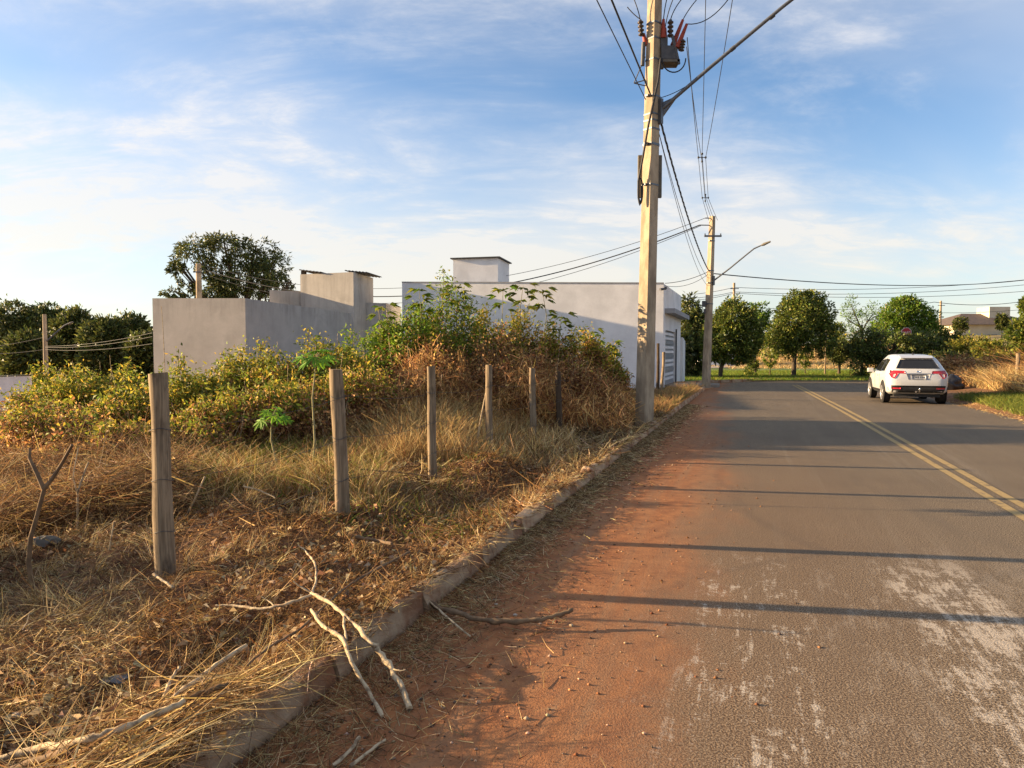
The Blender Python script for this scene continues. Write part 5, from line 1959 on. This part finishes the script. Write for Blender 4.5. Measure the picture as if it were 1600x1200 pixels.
# curled dead leaves and short twigs mixed in
n = 15000
X, Y = field_xy(n, 1.8, 13, pw=1.25)
kp = patchy(X, Y, 66, 1.4) > 0.35
X, Y = X[kp], Y[kp]
n = len(X)
A = RNG.normal(size=(n, 3)) * np.array([1, 1, 0.35])
nr = RNG.normal(size=(n, 3)) * 0.5 + np.array([0, 0, 1.0])
ls = RNG.uniform(0.025, 0.075, n)
V, F = leaf_arrays(np.stack([X, Y, fz(X, Y) + 0.015 + RNG.random(n) * 0.05], 1), A, unit(nr), ls, ls * RNG.uniform(0.3, 0.7, n), 0.2, 0.3)
tag(new_obj('dead_leaves', np_mesh('dead_leaves', V, F, np.repeat(palette(n, [(0.20, 0.10, 0.045), (0.12, 0.06, 0.03), (0.34, 0.22, 0.11), (0.44, 0.34, 0.2)], jit=0.3), 4, 0)), M['straw']), 'curled dead leaves scattered through the straw', 'dead leaves', kind='stuff')

# short and tall upright dry grass
n = 28000
X, Y = field_xy(n, 2.0, 15, pw=1.2)
pt = patchy(X, Y, 71, 0.9)
keep = RNG.random(n) < pt ** 2 * 0.9 + 0.06
X, Y, pt = X[keep], Y[keep], pt[keep]
n = len(X)
d = unit(np.stack([RNG.normal(0, 0.30, n), RNG.normal(0, 0.30, n), np.ones(n)], 1))
bend = RNG.normal(size=(n, 3)) * np.array([0.35, 0.35, 0.05]) + np.array([0, 0, -0.15])
L = RNG.uniform(0.04, 0.16, n) * (0.5 + 0.8 * pt)
P = np.stack([X, Y, fz(X, Y)], 1)
V, F, k = ribbon_arrays(P, d, bend, L, RNG.uniform(0.002, 0.0055, n) * np.clip(Y / 5, 0.8, 2.4), 2)
col = palette(n, GOLD + STRAW[3:4], jit=0.25)
tag(new_obj('dry_grass', np_mesh('dry_grass', V, F, np.repeat(col, k, 0)), M['straw']), 'short upright dry grass stubble across the verge', 'dry grass', kind='stuff')

# tufts of longer grass that stand out of the straw
nt = 650
TX, TY = field_xy(nt, 2.2, 13, pw=1.1)
nb = 26
th = RNG.uniform(0.08, 0.26, nt) * (0.6 + 0.6 * patchy(TX, TY, 77, 0.8))
X, Y = np.repeat(TX, nb) + RNG.normal(0, 0.035, nt * nb), np.repeat(TY, nb) + RNG.normal(0, 0.035, nt * nb)
n = nt * nb
lx, ly = np.repeat(RNG.normal(0.25, 0.4, nt), nb), np.repeat(RNG.normal(0, 0.4, nt), nb)
d = unit(np.stack([lx + RNG.normal(0, 0.32, n), ly + RNG.normal(0, 0.32, n), np.ones(n)], 1))
bend = np.stack([lx * 0.6, ly * 0.6, np.full(n, -0.25)], 1) + RNG.normal(size=(n, 3)) * 0.22
V, F, k = ribbon_arrays(np.stack([X, Y, fz(X, Y)], 1), d, bend, np.repeat(th, nb) * RNG.uniform(0.5, 1.2, n), RNG.uniform(0.0025, 0.006, n) * np.clip(Y / 5, 0.8, 2.2), 3)
tag(new_obj('grass_clumps', np_mesh('grass_clumps', V, F, np.repeat(palette(n, GOLD + STRAW[2:4], jit=0.28), k, 0)), M['straw']), 'clumps of longer dry grass leaning out of the straw', 'dry grass', kind='stuff')

# tall golden stand in front of the thicket
n = 15000
px = np.concatenate([RNG.normal(640, 62, n * 2 // 3), RNG.uniform(480, 900, n - n * 2 // 3)])
Y = RNG.uniform(9.6, 13.0, n)
X = (px - 800) / FPX * Y
d = unit(np.stack([RNG.normal(0, 0.30, n), RNG.normal(0, 0.30, n), np.ones(n)], 1))
bend = RNG.normal(size=(n, 3)) * np.array([0.28, 0.28, 0.0]) + np.array([0, 0, -0.12])
hg = np.interp(px, [480, 560, 640, 720, 800, 900], [0.5, 0.95, 1.2, 0.95, 0.6, 0.4])
L = hg * RNG.uniform(0.35, 1.05, n) * np.interp(Y, [9.6, 11, 13], [0.45, 0.85, 1.0])
P = np.stack([X, Y, fz(X, Y)], 1)
V, F, k = ribbon_arrays(P, d, bend, L, RNG.uniform(0.006, 0.013, n), 3)
tag(new_obj('tall_dry_grass', np_mesh('tall_dry_grass', V, F, np.repeat(palette(n, GOLD + BROWN[:3], [3, 3, 2, 2, 1, .7, 1], jit=0.3), k, 0)), M['straw']), 'tall golden grass standing before the brown thicket', 'dry grass', kind='stuff')

n = 9000
px = RNG.uniform(230, 600, n)
Y = RNG.uniform(7.0, 10.8, n)
X = (px - 800) / FPX * Y
kp = patchy(X, Y, 88, 1.6) > 0.40
X, Y = X[kp], Y[kp]
n = len(X)
d = unit(np.stack([RNG.normal(0, 0.36, n), RNG.normal(0, 0.36, n), np.ones(n)], 1))
bend = RNG.normal(size=(n, 3)) * np.array([0.4, 0.4, 0]) + np.array([0, 0, -0.2])
V, F, k = ribbon_arrays(np.stack([X, Y, fz(X, Y)], 1), d, bend, RNG.uniform(0.15, 0.62, n), RNG.uniform(0.005, 0.011, n), 3)
tag(new_obj('fence_line_grass', np_mesh('fence_line_grass', V, F, np.repeat(palette(n, GOLD + BROWN[:2] + GREEN_Y[:2], jit=0.28), k, 0)), M['straw']), 'straggling dry and green grass around the papaya saplings', 'dry grass', kind='stuff')

# dry weeds added mostly out of view to throw long shade across the straw
n = 3800
X, Y = RNG.uniform(-6.8, -4.3, n), RNG.normal(5.05, 0.42, n)
d = unit(np.stack([RNG.normal(0, 0.3, n), RNG.normal(0, 0.3, n), np.ones(n)], 1))
bend = RNG.normal(size=(n, 3)) * np.array([0.4, 0.4, 0]) + np.array([0, 0, -0.15])
V, F, k = ribbon_arrays(np.stack([X, Y, fz(X, Y)], 1), d, bend, RNG.uniform(0.35, 1.0, n), RNG.uniform(0.006, 0.016, n), 3)
tag(new_obj('shade_weeds', np_mesh('shade_weeds', V, F, np.repeat(palette(n, BROWN + GOLD[:2], jit=0.25), k, 0)), M['straw']), 'waist-high dry weeds added mostly out of view, to shade the straw', 'dry vegetation', kind='stuff')

# dark twiggy brush heap at the left
n = 16000
px = RNG.uniform(-60, 300, n)
Y = RNG.uniform(6.3, 9.8, n)
X = (px - 800) / FPX * Y
hz = np.maximum(0.05, 0.34 + 0.22 * wob(X, Y, 1.1, 81))
P = np.stack([X, Y, fz(X, Y) + RNG.random(n) * hz], 1)
d = unit(RNG.normal(size=(n, 3)) * np.array([1, 1, 0.4]))
bend = RNG.normal(size=(n, 3)) * 0.3
V, F, k = ribbon_arrays(P, d, bend, RNG.uniform(0.1, 0.5, n), RNG.uniform(0.004, 0.012, n), 3)
V[:, 2] = np.maximum(V[:, 2], fz(V[:, 0], V[:, 1]) + 0.005)
tag(new_obj('brush_heap', np_mesh('brush_heap', V, F, np.repeat(palette(n, [(0.16, 0.085, 0.04), (0.10, 0.055, 0.03), (0.26, 0.15, 0.065), (0.36, 0.25, 0.11)], jit=0.3), k, 0)), M['straw']), 'brown heap of dead twigs and weeds behind the thick post', 'dry vegetation', kind='stuff')

# green and yellow weeds low among the dry grass
def weeds(name, label, n, pxr, Yr, cols, Lr, Wr, zf=fz, patch_seed=91, thr=0.5, lean=0.35):
    px = RNG.uniform(*pxr, n)
    Y = RNG.uniform(*Yr, n)
    X = (px - 800) / FPX * Y
    k_ = patchy(X, Y, patch_seed, 1.3) > thr
    X, Y = X[k_], Y[k_]
    m = len(X)
    d = unit(np.stack([RNG.normal(0, lean, m), RNG.normal(0, lean, m), np.ones(m)], 1))
    bend = RNG.normal(size=(m, 3)) * np.array([0.4, 0.4, 0]) + np.array([0, 0, -0.2])
    V, F, k = ribbon_arrays(np.stack([X, Y, zf(X, Y)], 1), d, bend, RNG.uniform(*Lr, m), RNG.uniform(*Wr, m), 2)
    tag(new_obj(name, np_mesh(name, V, F, np.repeat(palette(m, cols, jit=0.2), k, 0)), M['leaf']), label, 'grass', kind='stuff')


weeds('green_weeds', 'green and yellow weeds growing behind the thick post', 7000, (40, 500), (8.8, 13), GREEN_Y + LIVE + GOLD[:2], (0.12, 0.6), (0.008, 0.022), thr=0.5, lean=0.5)
weeds('grass_tufts', 'sparse green grass tufts in the straw', 2600, (300, 900), (5.5, 12), GREEN_Y, (0.06, 0.26), (0.005, 0.01), patch_seed=93, thr=0.72)
weeds('low_weeds', 'scattered small green weeds in the cut straw', 1800, (250, 760), (4.6, 9.5), GREEN_B + LIVE[:2], (0.04, 0.13), (0.010, 0.022), patch_seed=97, thr=0.74, lean=0.8)
weeds('verge_grass', 'bright green grass of the verge across the junction', 26000, (1060, 1360), (38, 56), GREEN_B[:2] + GREEN_Y[:2], (0.08, 0.22), (0.02, 0.05), zf=lambda x, y: 0.08 + 0 * x, thr=-1)
weeds('slope_grass', 'golden dry grass on the slope beyond the path', 22000, (1040, 1480), (64, 110), GOLD, (0.2, 0.6), (0.05, 0.12), zf=gz, thr=-1)

# right-hand bank: green fringe, golden tall grass
def bank(name, label, n, ur, vr, cols, Lr, Wr, cat='grass', lean=0.25, mat='straw'):
    u, v = RNG.uniform(*ur, n), RNG.uniform(*vr, n)
    X, Y = u * RD.x + v * RN.x, u * RD.y + v * RN.y
    d = unit(np.stack([RNG.normal(0, lean, n), RNG.normal(0, lean, n), np.ones(n)], 1))
    bend = RNG.normal(size=(n, 3)) * np.array([0.5, 0.5, 0]) + np.array([0, 0, -0.2])
    V, F, k = ribbon_arrays(np.stack([X, Y, rz_(X, Y)], 1), d, bend, RNG.uniform(*Lr, n), RNG.uniform(*Wr, n), 2)
    tag(new_obj(name, np_mesh(name, V, F, np.repeat(palette(n, cols, jit=0.25), k, 0)), M[mat]), label, cat, kind='stuff')


bank('bank_green_grass', 'green grass fringe along the right-hand edge of the road', 12000, (17.5, 27), (6.3, 8.6), GREEN_M + GREEN_Y[:1], (0.08, 0.32), (0.008, 0.02), mat='leaf')
bank('bank_dry_grass', 'tall golden dry grass covering the right-hand bank', 20000, (19, 33), (8.0, 13.5), GOLD + STRAW[3:4], (0.4, 1.15), (0.012, 0.03), 'dry grass', 0.4)
bank('bank_thicket', 'brown dead scrub at the top of the right-hand bank', 16000, (23, 36), (9.5, 17), BROWN, (0.5, 1.9), (0.01, 0.03), 'dry vegetation', 0.5)
bank('bank_litter', 'straw scattered along the right-hand road edge', 3500, (13, 27), (5.75, 7.0), GOLD, (0.03, 0.12), (0.006, 0.014), 'dry grass', 1.5)
# grass along the foot of the white building, past the near pole
n = 9000
u, v = RNG.uniform(16.5, 27.5, n), VK - 0.05 - RNG.random(n) ** 1.3 * 2.6
X, Y = u * RD.x + v * RN.x, u * RD.y + v * RN.y
d = unit(np.stack([RNG.normal(0, 0.35, n), RNG.normal(0, 0.35, n), np.ones(n)], 1))
bend = RNG.normal(size=(n, 3)) * np.array([0.4, 0.4, 0]) + np.array([0, 0, -0.2])
V, F, k = ribbon_arrays(np.stack([X, Y, fz(X, Y)], 1), d, bend, RNG.uniform(0.15, 0.55, n) * np.clip((u - 14) / 6, 0.3, 1), RNG.uniform(0.008, 0.022, n), 2)
tag(new_obj('corner_grass', np_mesh('corner_grass', V, F, np.repeat(palette(n, [(0.30, 0.17, 0.075), (0.22, 0.12, 0.055), (0.40, 0.27, 0.11), (0.14, 0.13, 0.04)], jit=0.25), k, 0)), M['straw']), 'reddish dry grass past the near pole towards the white building', 'dry grass', kind='stuff')
# litter in the gutter
n = 26000
u = 0.5 + 21.5 * RNG.random(n) ** 1.4
v = VK + 0.02 + np.abs(RNG.normal(0, 0.20, n)) * (0.5 + 0.9 * RNG.random(n)) * np.interp(u, [0, 3.5, 5.5], [2.0, 1.6, 1.0])
X, Y = u * RD.x + v * RN.x, u * RD.y + v * RN.y
a = TH + np.pi / 2 + RNG.normal(0, 0.9, n)
el = RNG.normal(0.03, 0.07, n)
d = np.stack([np.cos(a) * np.cos(el), np.sin(a) * np.cos(el), np.sin(el)], 1)
V, F, k = ribbon_arrays(np.stack([X, Y, np.full(n, 0.004) + RNG.random(n) * 0.012], 1), d, RNG.normal(size=(n, 3)) * 0.12, RNG.uniform(0.03, 0.17, n), RNG.uniform(0.002, 0.006, n) * np.clip(Y / 5, 0.8, 2), 2)
V[:, 2] = np.maximum(V[:, 2], 0.003)
tag(new_obj('gutter_litter', np_mesh('gutter_litter', V, F, np.repeat(palette(n, STRAW, jit=0.3) * 0.85, k, 0)), M['straw']), 'dead straw and twigs gathered in the gutter along the kerb', 'dry grass', kind='stuff')
# straw spilled over the kerb stones
n = 2600
u = 1.0 + 17 * RNG.random(n) ** 1.3
v = VK - 0.13 + RNG.random(n) ** 1.6 * 0.16
kp = patchy(u * 1.0, u * 0.37, 171, 2.4) + RNG.normal(0, 0.15, n) > 0.42
u, v = u[kp], v[kp]
n = len(u)
X, Y = u * RD.x + v * RN.x, u * RD.y + v * RN.y
a = RNG.uniform(0, 2 * np.pi, n)
d = unit(np.stack([np.cos(a) + RN.x * 0.5, np.sin(a) + RN.y * 0.5, RNG.normal(0.1, 0.25, n)], 1))
V, F, k = ribbon_arrays(np.stack([X, Y, 0.145 + RNG.random(n) * 0.025], 1), d, RNG.normal(size=(n, 3)) * 0.3 + np.array([0, 0, -0.25]), RNG.uniform(0.04, 0.2, n), RNG.uniform(0.003, 0.007, n) * np.clip(Y / 5, 0.8, 2), 3)
vv = V[:, 0] * RN.x + V[:, 1] * RN.y
V[:, 2] = np.maximum(V[:, 2], np.where(vv > VK, 0.005, 0.145))
tag(new_obj('kerb_straw', np_mesh('kerb_straw', V, F, np.repeat(palette(n, STRAW, jit=0.3), k, 0)), M['straw']), 'straw and soil spilled over the kerb stones', 'dry grass', kind='stuff')

# long straw flopping over the kerb nearest the forked branch
n = 900
u, v = RNG.uniform(1.2, 2.5, n), VK - 0.08 - np.abs(RNG.normal(0, 0.22, n))
X, Y = u * RD.x + v * RN.x, u * RD.y + v * RN.y
a = math.pi / 2 - TH - 0.5 + RNG.normal(0, 1.0, n) + np.pi * (RNG.random(n) < 0.3)
el = RNG.normal(0.15, 0.15, n)
d = np.stack([np.cos(a) * np.cos(el), np.sin(a) * np.cos(el), np.sin(el)], 1)
V, F, k = ribbon_arrays(np.stack([X, Y, fz(X, Y) + 0.03 + RNG.random(n) * 0.1], 1), d, RNG.normal(size=(n, 3)) * 0.3 + np.array([0, 0, -0.15]), RNG.uniform(0.12, 0.45, n), RNG.uniform(0.003, 0.007, n), 4)
vv = V[:, 0] * RN.x + V[:, 1] * RN.y
V[:, 2] = np.maximum(V[:, 2], np.where(vv > VK, 0.005, np.where(vv > VK - 0.13, 0.16, fz(V[:, 0], V[:, 1]) + 0.01)))
tag(new_obj('flopped_straw', np_mesh('flopped_straw', V, F, np.repeat(palette(n, GOLD + STRAW[3:], jit=0.25), k, 0)), M['straw']), 'long golden straw flopped over the kerb below the forked branch', 'dry grass', kind='stuff')

n = 5200
u = 1.6 + 13 * RNG.random(n) ** 1.6
v = VK + np.abs(RNG.normal(0, 0.75, n))
X, Y = u * RD.x + v * RN.x, u * RD.y + v * RN.y
sz = (0.0025 + 0.011 * RNG.random(n) ** 4)[:, None]
oc = np.array([[1, 0, 0], [0, 1, 0], [-1, 0, 0], [0, -1, 0], [0, 0, 0.9], [0, 0, -0.3]])
rot = RNG.uniform(0, 6.28, n)
ct, sn_ = np.cos(rot)[:, None], np.sin(rot)[:, None]
V = np.stack([np.concatenate([X[:, None] + sz * (q[0] * ct - q[1] * sn_) * RNG.uniform(0.6, 1.4, (n, 1)), Y[:, None] + sz * (q[0] * sn_ + q[1] * ct) * RNG.uniform(0.6, 1.4, (n, 1)), 0.002 + sz * q[2] * RNG.uniform(0.6, 1.2, (n, 1))], 1) for q in oc], 1).reshape(-1, 3)
F = (np.arange(n)[:, None, None] * 6 + np.array([[0, 1, 4], [1, 2, 4], [2, 3, 4], [3, 0, 4], [1, 0, 5], [2, 1, 5], [3, 2, 5], [0, 3, 5]])[None]).reshape(-1, 3)
col = palette(n, [(0.30, 0.14, 0.065), (0.20, 0.085, 0.04), (0.36, 0.24, 0.15), (0.12, 0.09, 0.07)], jit=0.3)
tag(new_obj('grit', np_mesh('grit', V, F, np.repeat(col, 6, 0)), foliage_mat('grit', 0.0, 0.95, 0.1)), 'loose red clods and grit on the dirt along the kerb', 'grit', kind='stuff')

# ------------------------------------------------------------------ saplings, sticks
def papaya(label, base_px, top_px, Y, crown_r, nleaf):
    b, t = W(*base_px, Y), W(*top_px, Y)
    b.z = float(fz(np.float64(b.x), np.float64(Y)))
    root = thing('papaya_sapling', b, label, 'sapling', 'papaya saplings')
    tip = t - b
    mb = MB()
    mb.tube([(0, 0, -0.05), Vector((tip.x * 0.2 + 0.03, 0, tip.z * 0.35)), Vector((tip.x * 0.6 - 0.02, 0, tip.z * 0.7)), tip], [0.014, 0.012, 0.010, 0.008], 7)
    mb.build('stem', M['stem'], root)
    for i in range(nleaf):
        a = i * 2.399 + 0.4
        e = random.uniform(-0.25, 1.15)
        L0 = crown_r * random.uniform(0.42, 0.72)
        pd = Vector((math.cos(a) * math.cos(e), math.sin(a) * math.cos(e), math.sin(e)))
        c = tip + pd * crown_r * random.uniform(0.35, 0.75)
        nrmv = (Vector((0, 0, 1)) + pd * 0.7 + Vector((random.uniform(-0.5, 0.5), -0.5 + random.uniform(-0.4, 0.4), 0))).normalized()
        x_ = (pd - nrmv * pd.dot(nrmv)).normalized()
        y_ = nrmv.cross(x_)
        P, Fc = [Vector((0, 0, 0))], []
        out = []
        for q, an in enumerate((-2.2, -1.45, -0.72, 0, 0.72, 1.45, 2.2)):
            ll = L0 * (1.0 - 0.13 * abs(q - 3))
            for da, rr in ((-0.36, 0.32), (-0.17, 0.72), (0, 1.0), (0.17, 0.72)):
                out.append((x_ * math.cos(an + da) + y_ * math.sin(an + da)) * ll * rr - nrmv * (rr ** 2) * ll * 0.25)
        n_ = len(out)
        Fc = [(0, 1 + j, 2 + j) for j in range(n_ - 1)]
        m2 = MB()
        m2.add([c] + [c + p for p in out], Fc)
        me = m2.mesh('leaf')
        at = me.attributes.new('tint', 'FLOAT_COLOR', 'POINT')
        base_c = random.choice([(0.15, 0.32, 0.025), (0.20, 0.36, 0.03), (0.11, 0.25, 0.02)])
        at.data.foreach_set('color', [v for _ in me.vertices for v in (*base_c, 1)])
        lf = new_obj('leaf', me, M['leaf'], root)
        m3 = MB()
        m3.tube([tip, tip.lerp(c, 0.5) + Vector((0, 0, 0.01)), c], [0.004, 0.0035, 0.003], 5)
        m3.build('leaf_stalk', M['stem'], lf)


papaya('short papaya sapling with a compact tuft of bright leaves', (430, 765), (424, 655), 8.0, 0.21, 15)
papaya('tall thin papaya sapling with bright leaves beside a post', (487, 775), (494, 565), 8.1, 0.24, 12)


def stick(label, segs, mat, group='fallen branches', name='fallen_branch', cat='branch', k=7, absz=False):
    """segs: list of (list of (x, y, height), r0, r1); picture points set on the ground plus a height"""
    root = None
    for pts, r0, r1 in segs:
        wp = []
        for x, y, h in pts:
            p = G(x, y, h if absz else 0.0)
            for _ in range(0 if absz else 6):
                v = p.x * RN.x + p.y * RN.y
                gzv = 0.0 if v > VK else (0.155 if v > VK - 0.125 else float(fz(np.float64(p.x), np.float64(p.y))) + 0.085)
                p = G(x, y, gzv + h)
            wp.append(p)
        if root is None:
            org = wp[0].copy()
            root = thing(name, org, label, cat, group)
            nm = 'main_limb'
        else:
            nm = 'side_limb'
        sm = []
        for i in range(len(wp) - 1):
            p0, p1, p2, p3 = wp[max(i - 1, 0)], wp[i], wp[i + 1], wp[min(i + 2, len(wp) - 1)]
            for t in np.linspace(0, 1, 6)[:-1]:
                sm.append(0.5 * ((2 * p1) + (p2 - p0) * t + (2 * p0 - 5 * p1 + 4 * p2 - p3) * t * t + (3 * p1 - p0 - 3 * p2 + p3) * t ** 3))
        sm.append(wp[-1])
        n = len(sm)
        sm = [p + Vector((random.uniform(-1, 1), random.uniform(-1, 1), random.uniform(-1, 1))) * r0 * 0.38 for p in sm]
        mb = MB()
        mb.tube([p - org for p in sm], [(r0 + (r1 - r0) * i / (n - 1)) * random.choice((0.85, 0.95, 1.0, 1.0, 1.08, 1.3)) for i in range(n)], k, jit=0.12)
        mb.build(nm, M[mat], root)
    return root


r_ = 0.015
stick('large bleached forked branch lying over the kerb', [
    ([(642, 1106, 0.02), (612, 1045, 0.07), (590, 1015, 0.13), (575, 1000, 0.165), (540, 962, 0.19), (505, 937, 0.20), (484, 925, 0.20)], 0.015, 0.009),
    ([(490, 928, 0.20), (465, 938, 0.18), (430, 948, 0.15), (400, 951, 0.13), (370, 947, 0.12), (338, 945, 0.12)], 0.010, 0.006),
    ([(488, 926, 0.20), (494, 905, 0.22), (491, 880, 0.23), (478, 862, 0.24), (466, 852, 0.24)], 0.008, 0.004),
    ([(486, 952, 0.18), (505, 978, 0.18), (535, 997, 0.18), (545, 1025, 0.165), (570, 1070, 0.07), (598, 1118, 0.02)], 0.009, 0.009),
    ([(537, 963, 0.19), (538, 980, 0.185), (541, 1000, 0.18)], 0.006, 0.006),
    ([(430, 948, 0.15), (418, 938, 0.17), (408, 932, 0.19)], 0.004, 0.002),
    ([(612, 1045, 0.07), (625, 1048, 0.09), (634, 1046, 0.10)], 0.004, 0.002),
    ([(505, 937, 0.20), (512, 925, 0.23), (522, 917, 0.25)], 0.004, 0.002),
    ([(484, 925, 0.20), (468, 916, 0.23), (458, 908, 0.26)], 0.006, 0.003)], 'stick', absz=True)
stick('long curved brown branch reaching over the kerb onto red dirt', [([(640, 925, 0.03), (668, 940, 0.03), (705, 956, 0.05), (760, 968, 0.05), (830, 970, 0.05), (868, 962, 0.07), (896, 951, 0.10)], 0.018, 0.012)], 'stickd')
stick('slender pale twig bent over the kerb by the curved branch', [([(640, 922, 0.03), (668, 938, 0.05), (700, 965, 0.08), (735, 995, 0.02)], 0.006, 0.005)], 'stick')
stick('long grey branch lying in straw with a pale broken end', [([(-20, 1192, 0.03), (60, 1170, 0.04), (130, 1157, 0.04), (190, 1138, 0.05), (235, 1118, 0.06), (288, 1096, 0.07)], 0.012, 0.013)], 'stick')
stick('dark rotten branch beside the long grey branch', [([(-10, 1215, 0.02), (50, 1190, 0.02), (110, 1172, 0.03)], 0.016, 0.014), ([(290, 1092, 0.02), (330, 1078, 0.03), (362, 1068, 0.03)], 0.012, 0.010)], 'stickd')
stick('pale splintered stick lying beside the bleached forked branch', [([(262, 1095, 0.02), (310, 1060, 0.04), (345, 1035, 0.05), (384, 1008, 0.07)], 0.008, 0.013)], 'stick')
stick('short pale stub stick poking up near the splintered stick', [([(255, 1090, 0.02), (266, 1065, 0.06), (281, 1042, 0.10)], 0.008, 0.007)], 'stick')
stick('thin grey twig running from the splintered stick to the kerb', [([(385, 1040, 0.0), (425, 1008, 0.0), (470, 982, 0.0), (520, 935, 0.0), (560, 905, 0.0), (640, 862, 0.01)], 0.006, 0.008)], 'stickd')
stick('grey stick leaning over the kerb edge above the forked branch', [([(566, 992, 0.08), (590, 965, 0.10), (640, 935, 0.08), (660, 920, 0.06)], 0.008, 0.006)], 'stick')
stick('small pale twig at the foot of the thick post', [([(240, 898, 0.02), (258, 910, 0.04), (272, 918, 0.03)], 0.009, 0.007)], 'stick')
stick('pair of broken canes lying in the gutter dirt', [([(520, 1196, 0.015), (545, 1175, 0.02), (562, 1152, 0.02)], 0.008, 0.007), ([(548, 1198, 0.015), (575, 1175, 0.02), (602, 1156, 0.02)], 0.007, 0.006)], 'stick')
stick('thin bowed twig in the straw behind the papaya saplings', [([(380, 760, 0.08), (410, 768, 0.08), (430, 778, 0.05)], 0.008, 0.006)], 'stick')
stick('straight dry stick lying across the mound right of a post', [([(560, 733, 0.10), (620, 738, 0.14), (690, 745, 0.12)], 0.009, 0.007)], 'stickd')
stick('dark short log end lying in the straw near the kerb', [([(555, 838, 0.05), (590, 845, 0.05), (612, 850, 0.05)], 0.014, 0.011)], 'stickd')
stick('crooked twig resting on the far kerb stones', [([(832, 805, 0.03), (850, 812, 0.03), (880, 815, 0.03)], 0.009, 0.006)], 'stickd')


def upright(label, pts, Y, r0, r1, mat, side=(), name='dead_stalk', group='dead upright stalks', cat='stalk'):
    W0 = [W(x, y, Y) for x, y in pts]
    org = Vector((W0[0].x, Y, float(fz(np.float64(W0[0].x), np.float64(Y))) - 0.02))
    W0[0] = org
    root = thing(name, org, label, cat, group)

    def tb(P, a, b, nm):
        P = [p - org for p in P]
        n = len(P)
        mb = MB()
        mb.tube(P, [a + (b - a) * i / (n - 1) for i in range(n)], 7, jit=0.1)
        mb.build(nm, M[mat], root)
    tb(W0, r0, r1, 'main_stem')
    for s in side:
        tb([W(x, y, Y + dy) for x, y, dy in s], r1, r1 * 0.7, 'side_stem')


upright('tall forked dead sapling standing in straw left of thick post', [(53, 925), (44, 880), (48, 840), (58, 805), (69, 764)], 4.75, 0.017, 0.014, 'stickd', [[(69, 764, 0), (82, 748, 0), (98, 722, 0), (113, 695, -0.05)], [(68, 764, 0), (57, 738, 0), (46, 716, 0.05), (47, 700, 0.06)]])
upright('thin forked dry stalk near the brush heap', [(120, 800), (121, 770), (133, 735), (138, 722)], 6.3, 0.012, 0.006, 'stick', [[(121, 772, 0), (114, 745, 0), (122, 700, 0.05)]])
upright('straight pale cane leaning beside the thick post', [(284, 828), (302, 785), (320, 745)], 6.4, 0.009, 0.008, 'stick')
upright('thin pale stick leaning near the post in golden grass', [(742, 716), (750, 660), (765, 585)], 10.6, 0.016, 0.010, 'stick')
upright('short broken stalk upright in the stubble', [(170, 885), (172, 850), (178, 815)], 5.4, 0.006, 0.005, 'stick')
upright('tall seeding weed stalk against the grey house wall', [(256, 640), (257, 560), (254, 500), (252, 478)], 9.0, 0.006, 0.003, 'stick')


# small stones and scraps
def stone(label, px, s, mat, name='stone', cat='stone', flat=0.6):
    p = G(*px, 0.0)
    v = p.x * RN.x + p.y * RN.y
    z0 = 0.0 if v > VK else float(fz(np.float64(p.x), np.float64(p.y))) + 0.03
    p = G(*px, z0)
    bm = bmesh.new()
    bmesh.ops.create_icosphere(bm, subdivisions=2, radius=s)
    sd = random.uniform(0, 50)
    for ve in bm.verts:
        ve.co *= 1 + 0.7 * noise.noise(ve.co / s * 1.1 + Vector((sd, 0, 0)))
        ve.co.z = ve.co.z * flat + s * flat * 0.6
    me = bpy.data.meshes.new(name)
    bm.to_mesh(me)
    bm.free()
    o = new_obj(name, me, M[mat])
    o.location = p
    tag(o, label, cat, 'stones and scraps' if cat == 'stone' else None)


stone('grey flat scrap lying in the straw before the forked branch', (182, 1062), 0.055, 'galv', 'debris_scrap', 'debris', 0.16)
stone('pale scrap near the long grey branch', (28, 1118), 0.022, 'path', 'debris_scrap', 'debris', 0.4)
stone('grey stone behind the forked dead sapling', (75, 850), 0.085, 'boxgrey')
stone('pale stone lodged behind the far kerb stones', (918, 738), 0.07, 'kerb')
stone('pale pebble in the gutter dirt below the curved branch', (775, 945), 0.011, 'path')
stone('small pale pebble at the tip of the curved branch', (893, 978), 0.012, 'stick')
stone('pale pebble beside the gutter straw', (805, 962), 0.013, 'path')
stone('pale pebble in straw by the bleached branch', (582, 916), 0.018, 'path')
